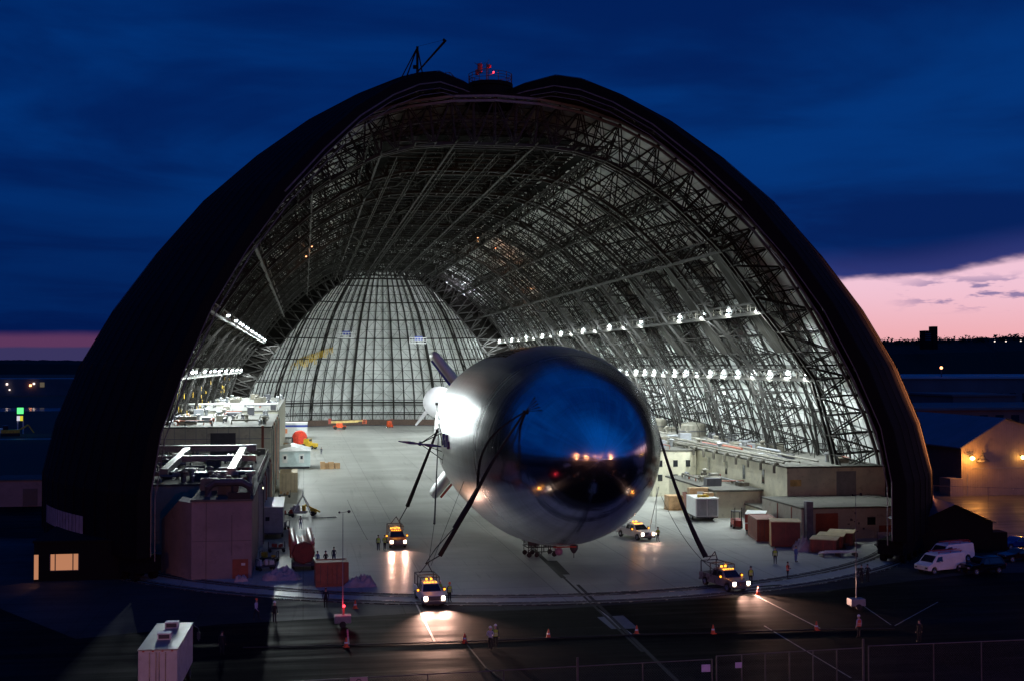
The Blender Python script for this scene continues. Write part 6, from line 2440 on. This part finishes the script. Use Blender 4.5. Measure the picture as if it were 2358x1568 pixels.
MB().box(-2.5, -.9, -1.0, 1.0, 2.0, 3.3).build('cab', 'glass', t, bevel=.05)
MB().box(-3, 2.6, -1.5, -.9, 0, .9).box(-3, 2.6, .9, 1.5, 0, .9).build('track', 'black', t, bevel=.2)
MB().beam((2, 0, 1.6), (5.0, 0, 3.4), .5).beam((5.0, 0, 3.4), (6.8, 0, .8), .4).build('digger_arm', 'yellow', t)
p = G(4, 1000)
t = thing('white_van', 'small white van at the far left edge beside the digger', 'van', (p.x - 1, p.y, 0), R(70))
MB().prism([(-2.4, .4), (-2.4, 1.0), (-1.6, 1.2), (-1.0, 2.1), (2.3, 2.1), (2.4, .4)], -.95, .95).build('body', 'white', t, bevel=.06)
MB().box(-.97, .97, -1.0, -.2, 1.3, 1.9).build('side_window', 'glass', t)
for x_ in (-.85, .85):
    wheel(t, x_, -1.5, .35, .22)
    wheel(t, x_, 1.5, .35, .22)

t, og = block('far_factory', 'long low lit factory on the left horizon', -260, -75, 980, 1030, 0, 12.5, 'farwall', roofmat='farroof')
for px, py, m_, s_ in ((16, 884, 'farlamp', 1.4), (70, 887, 'orange_spot', 1.6), (78, 883, 'farlamp', 1.4), (22, 897, 'farlamp', 1.0)):
    q = AY(px, py, 978)
    MB().cbox((q.x - og[0], -2, q.z), (s_, .5, s_)).build('wall_lamp', m_, t)
q0, q1 = AY(91, 880, 978), AY(101, 891, 978)
MB().box(q0.x - og[0], q1.x - og[0], -.6, 0, q1.z, q0.z).build('lit_window', 'signyellow' if False else pbr('dim_yellow_window', (.3, .28, .15), .5, emit=(.8, .6, .3), estr=.12), t)


def ridge(name, kind, px0, px1, Y, top, seed, jag, mat, n=260, depth=500, base=0.0, clumps=False):
    r = random.Random(seed)
    b = MB()
    xs = [px0 + (px1 - px0) * k / n for k in range(n + 1)]
    vs = []
    hgt = []
    cur = 0
    for k, px in enumerate(xs):
        cur = cur * .8 + r.uniform(-1, 1) * .5
        u = k / n
        y_ = top(u) - jag * (cur + .6 * math.sin(k * .7 + seed) * r.random())
        q = AY(px, y_, Y)
        hgt.append(q)
        vs += [(q.x, Y - 60, base), (q.x, Y - 30, q.z * .72), (q.x, Y, q.z), (q.x * 1.05, Y + depth, q.z * .8), (q.x * 1.1, Y + depth * 1.6, base)]
    b.add(vs, [(k * 5 + i, (k + 1) * 5 + i, (k + 1) * 5 + i + 1, k * 5 + i + 1) for k in range(n) for i in range(4)])
    return b, hgt


b, _ = ridge('hills', 'structure', -420, 420, 3600, lambda u: 824 + 8 * u, 3, 1.2, 'hill', depth=900)
b.build('hills', 'hill', kind='structure')
b, hg = ridge('far_wood', 'stuff', 1850, 2900, 1250, lambda u: 784 + 3 * math.sin(u * 9) - 8 * u, 8, 2.0, 'tree', n=200)
b.build('wooded_ridge', 'hill', kind='structure')
# trees on that ridge: many small leaf clumps, read as one mass
b = MB()
r = random.Random(12)
for q in hg[::2]:
    if r.random() < .12:
        continue
    R0 = r.uniform(4, 9.5)
    for j in range(26):
        a, e_ = r.uniform(0, 6.28), r.uniform(-.4, 1.3)
        d = R0 * r.uniform(.4, 1)
        c = Vector((q.x + d * math.cos(a) * math.cos(e_), 1243 + d * math.sin(a) * math.cos(e_), q.z - 2 + d * .8 * math.sin(e_)))
        s_ = r.uniform(.7, 2.0)
        u_ = [c + Vector((r.uniform(-s_, s_), r.uniform(-s_, s_), r.uniform(-s_, s_))) for _ in range(4)]
        b.add(u_, [(0, 1, 2), (0, 2, 3), (0, 3, 1), (1, 3, 2)])
o = b.build('far_wood', 'tree', kind='stuff')
o['label'] = 'dark mass of trees on the right-hand ridge against the pink sky'
o['category'] = 'wood'
q0, q1 = AY(2121, 782, 1200), AY(2155, 754, 1200)
t = thing('hilltop_block', 'dark hospital-like block with a taller tower on its right, alone on the ridge', 'building', (q0.x + 4, 1200, q0.z - 10), 0, None, .78)
hb, wb = q1.z - q0.z + 12, q1.x - q0.x
MB().box(0, wb, 0, 14, 0, hb).build('wall', 'shed', t)
MB().box(wb * .68, wb + 1.5, -1, 10, 0, AY(2150, 746, 1200).z - q0.z + 14).build('tower', 'shed', t)
MB().box(wb * .5, wb * .51, 4, 4.2, hb, hb + 3.0).build('roof_mast', 'shed', t)
b = MB()
for i_ in range(4):
    for j_ in range(5):
        b.box(1.4 + j_ * 1.7, 2.2 + j_ * 1.7, -.06, 0, 12 + i_ * 2.6, 13.2 + i_ * 2.6)
b.build('window', 'glass', t)
for px, py, s in ((2290, 786, 'leftmost'), (2316, 786, 'second from the left'), (2350, 785, 'rightmost')):
    q = AY(px, py, 1180)
    t = thing('street_lamp', 'tiny yellow light among the ridge trees at the right, ' + s + ' of three', 'street lamp', (q.x, q.y, q.z - 8), 0, 'tiny lights on the wooded ridge')
    MB().beam((0, 0, 0), (0, 0, 8), .3).build('pole', 'farwall', t)
    MB().cbox((0, -.4, 8), (1.1, .6, 1.0)).build('lamp_head', 'farlamp', t)

# ================================================================ right exterior
def far_box(name, label, pxl, pxr, ytop, ybot, Y, dp, wall, roof, roofpx=None):
    a_, c_ = AY(pxl, ytop, Y), AY(pxr, ytop, Y)
    z0 = 0.0
    t = thing(name, label, 'building', ((a_.x + c_.x) / 2, Y, z0))
    hw = (c_.x - a_.x) / 2
    MB().box(-hw, hw, 0, dp, 0, a_.z).build('wall', wall, t)
    MB().box(-hw - 1, hw + 1, -1, dp + 1, a_.z + .02, a_.z + .8).build('roof', roof, t)
    return t, hw, a_.z


t, hw, zz = far_box('long_factory', 'very long low factory with pale roof line on the right', 1990, 2900, 872, 930, 560, 220, 'farwall', 'farroof')
for k in range(30):
    MB().box(-hw + 6 + k * 7, -hw + 9.5 + k * 7, -.1, 0, 4, 9).build('window', 'glass', t)
q = AY(2182, 853, 560)
tb = thing('roof_beacon', 'small orange light standing on the long factory roof', 'lamp', (q.x, 566, zz + .8))
MB().beam((0, 0, 0), (0, 0, q.z - zz - .8 + 1), .4).build('pole', 'dgrey', tb)
MB().sphere((0, 0, q.z - zz + .6), .75, 8).build('lamp_head', 'orange_spot', tb)
t, hw, zz = far_box('machine_shop', 'boxy flat-roofed shop in front of the long factory', 2195, 2340, 912, 945, 470, 40, 'farwall', 'farwall')
t, hw, zz = far_box('brick_workshop', 'wide dim brick workshop behind the gabled barn', 2040, 2900, 945, 985, 400, 60, 'farbrick', 'farwall')
for k in range(24):
    MB().box(-hw + 5 + k * 6, -hw + 8 + k * 6, -.1, 0, 2.5, 5).build('window', 'glass', t)
# gabled barn
BY = 195.5
xl, xr = AY(2214, 1100, BY).x, AY(2214, 1100, BY).x + 21.5
ez = AY(2214, 1027, BY).z
pz = AY(2312, 963, BY).z
px_ = AY(2312, 963, BY).x
t = thing('gabled_barn', 'gabled corrugated metal barn glowing orange under a wall lamp at the right', 'barn', (px_, BY, 0))
hl = xl - px_
xr = px_ + 17
b = MB()
b.add([(hl, 0, 0), (17, 0, 0), (17, 0, ez), (0, 0, pz), (hl, 0, ez)], [(0, 1, 2, 3, 4)])
b.build('gable_wall', 'barn', t)
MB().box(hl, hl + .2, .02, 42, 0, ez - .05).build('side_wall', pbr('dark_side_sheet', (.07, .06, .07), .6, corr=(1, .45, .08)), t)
b = MB()
b.add([(hl - .5, -.5, ez - .2), (0, -.5, pz + .12), (0, 42, pz + .12), (hl - .5, 42, ez - .2), (hl - .5, -.5, ez - .45), (0, -.5, pz - .1), (0, 42, pz - .1), (hl - .5, 42, ez - .45)],
      [(0, 1, 2, 3), (4, 7, 6, 5), (0, 4, 5, 1), (3, 2, 6, 7), (0, 3, 7, 4)])
b.add([(17.5, -.5, ez - .2), (0, -.5, pz + .12), (0, 42, pz + .12), (17.5, 42, ez - .2)], [(0, 1, 2, 3)])
b.build('roof', 'barnroof', t)
MB().box(hl + 2, 17, -.08, -.01, 4.6, 4.7).box(4.2, 5.4, -.06, -.01, .0, 4.6).box(hl + 1.0, hl + 1.1, -.08, -.01, 0, 4.0).build('wall_joint', 'grey', t)
MB().box(hl - 2.4, hl + .0, -.6, 3, 0, 3.0).build('lean_to', 'barn', t)
lx, lz = AY(2240, 1054, BY - 1).x - px_, AY(2240, 1054, BY - 1).z
w_ = MB().beam((lx, 0, lz + .3), (lx, -.9, lz + .3), .12).cbox((lx, -.9, lz + .35), (.9, .6, .15)).build('wall_lamp', 'dgrey', t)
MB().sphere((lx, -.9, lz - .05), .42, 10, (1, .8, .7)).build('lamp_lens', 'sodium', w_)
lamp('sodium_light', 'POINT', (lx, -2.2, lz - .3), 1200, (1, .36, .06), t, .4)
lx2 = AY(2356, 1050, BY - 1).x - px_
w_ = MB().beam((lx2, 0, lz + .3), (lx2, -.9, lz + .3), .12).build('wall_lamp', 'dgrey', t)
MB().sphere((lx2, -.9, lz), .3, 10).build('lamp_lens', 'sodium', w_)
lamp('sodium_light', 'POINT', (lx2 + 3, -2.0, lz), 300, (1, .36, .06), t, .4)
vx = AY(2264, 1050, BY - 1).x - px_
b = MB()
b.lathe([(1.15, 0), (1.0, .25), (.5, .55), (.35, 1.0), (.12, 1.1), (.1, 1.9)], 10, (vx, -.9, lz - .6))
b.build('vent_hood', 'dgrey', t)
# dark gabled shed in front
p0, p1 = G(2075, 1292), G(2215, 1290)
t = thing('dark_shed', 'black gabled shed with bluish roof slope at the foot of the right door', 'shed', (76.5, 139.0, 0), R(-8))
b = MB()
b.add([(-5.2, -3, 0), (4.4, -3, 0), (4.4, -3, 3.6), (-.2, -3, 5.6), (-5.2, -3, 3.4), (-5.2, 4, 0), (4.4, 4, 0), (4.4, 4, 3.6), (-.2, 4, 5.6), (-5.2, 4, 3.4)],
      [(0, 1, 2, 3, 4), (5, 9, 8, 7, 6), (0, 4, 9, 5), (1, 6, 7, 2)])
b.build('wall', 'shed', t)
b = MB()
b.add([(4.9, -3.4, 3.45), (-.2, -3.4, 5.75), (-.2, 4.4, 5.75), (4.9, 4.4, 3.45)], [(0, 1, 2, 3)])
b.add([(-5.7, -3.4, 3.25), (-.2, -3.4, 5.76), (-.2, 4.4, 5.76), (-5.7, 4.4, 3.25)], [(0, 1, 2, 3)])
b.build('roof', 'barnroof', t)
b = MB()
b.box(4.8, 6.8, -1.5, 1.0, 0, 2.2)
b.build('side_cabinet', 'shed', t)
fence('row of thin fence posts crossing the orange lit car park', [Vector((x_, y_, 0)) for x_, y_ in ((92, 186), (98, 182), (105, 178), (112, 174), (119, 170))], 3.2, 0, mesh=False, rails=(1.0,))
# sodium street lamps stand behind the photographer; they colour the foreground
for k, (x_, y_, pw) in enumerate(((-48, -100, 70000), (22, -170, 45000), (88, -120, 36000))):
    t = thing('street_lamp', ('left', 'middle', 'right')[k] + ' sodium street lamp on the yard behind the viewpoint', 'street lamp', (x_, y_, 0), 0, 'sodium lamps of the yard')
    MB().beam((0, 0, 0), (0, 0, 26), .4, 8, .2).beam((0, 0, 26), (0, 1.8, 26.6), .14).build('pole', 'grey', t)
    MB().cbox((0, 2.1, 26.6), (.6, 1.0, .2)).build('lamp_head', 'dgrey', t)
    MB().sphere((0, 2.1, 26.35), .5, 10).build('lamp_lens', 'yard_sodium', t)
    lamp('lamp_light', 'POINT', (0, 2.1, 25.5), pw, (1, .36, .14), t, .5)

t = thing('unseen_flood_mast', 'sodium floodlight mast beyond the right edge lighting the hangar flank', 'floodlight', (114, 140, 0))
MB().beam((0, 0, 0), (0, 0, 12), .3, 8, .2).build('pole', 'grey', t)
MB().cbox((-.3, 0, 12), (.5, 1.0, .8)).build('housing', 'dgrey', t)
MB().cbox((-.57, 0, 12), (.04, .8, .6)).build('lamp_lens', 'sodium', t)
lamp('flood_lamp', 'SPOT', (-.9, 0, 12), 1600000, (1, .33, .11), t, .3, look((82 - 114, 154 - 140, 3)), R(56), .8)  # unseen lamp, added to put an orange glow on the right door

src = [o for o in bpy.data.objects if o.name == 'street_lamp' or o.name.startswith('street_lamp.')]
src = [o for o in src if 'sodium' in o['label']][0]
for x_, y_, lb_ in ((-150, -110, 'far left sodium street lamp behind the viewpoint'), (-70, -230, 'farthest sodium street lamp behind the viewpoint'), (150, -50, 'far right sodium street lamp behind the viewpoint')):
    copy_thing(src, (x_, y_, 0), 0, lb_)
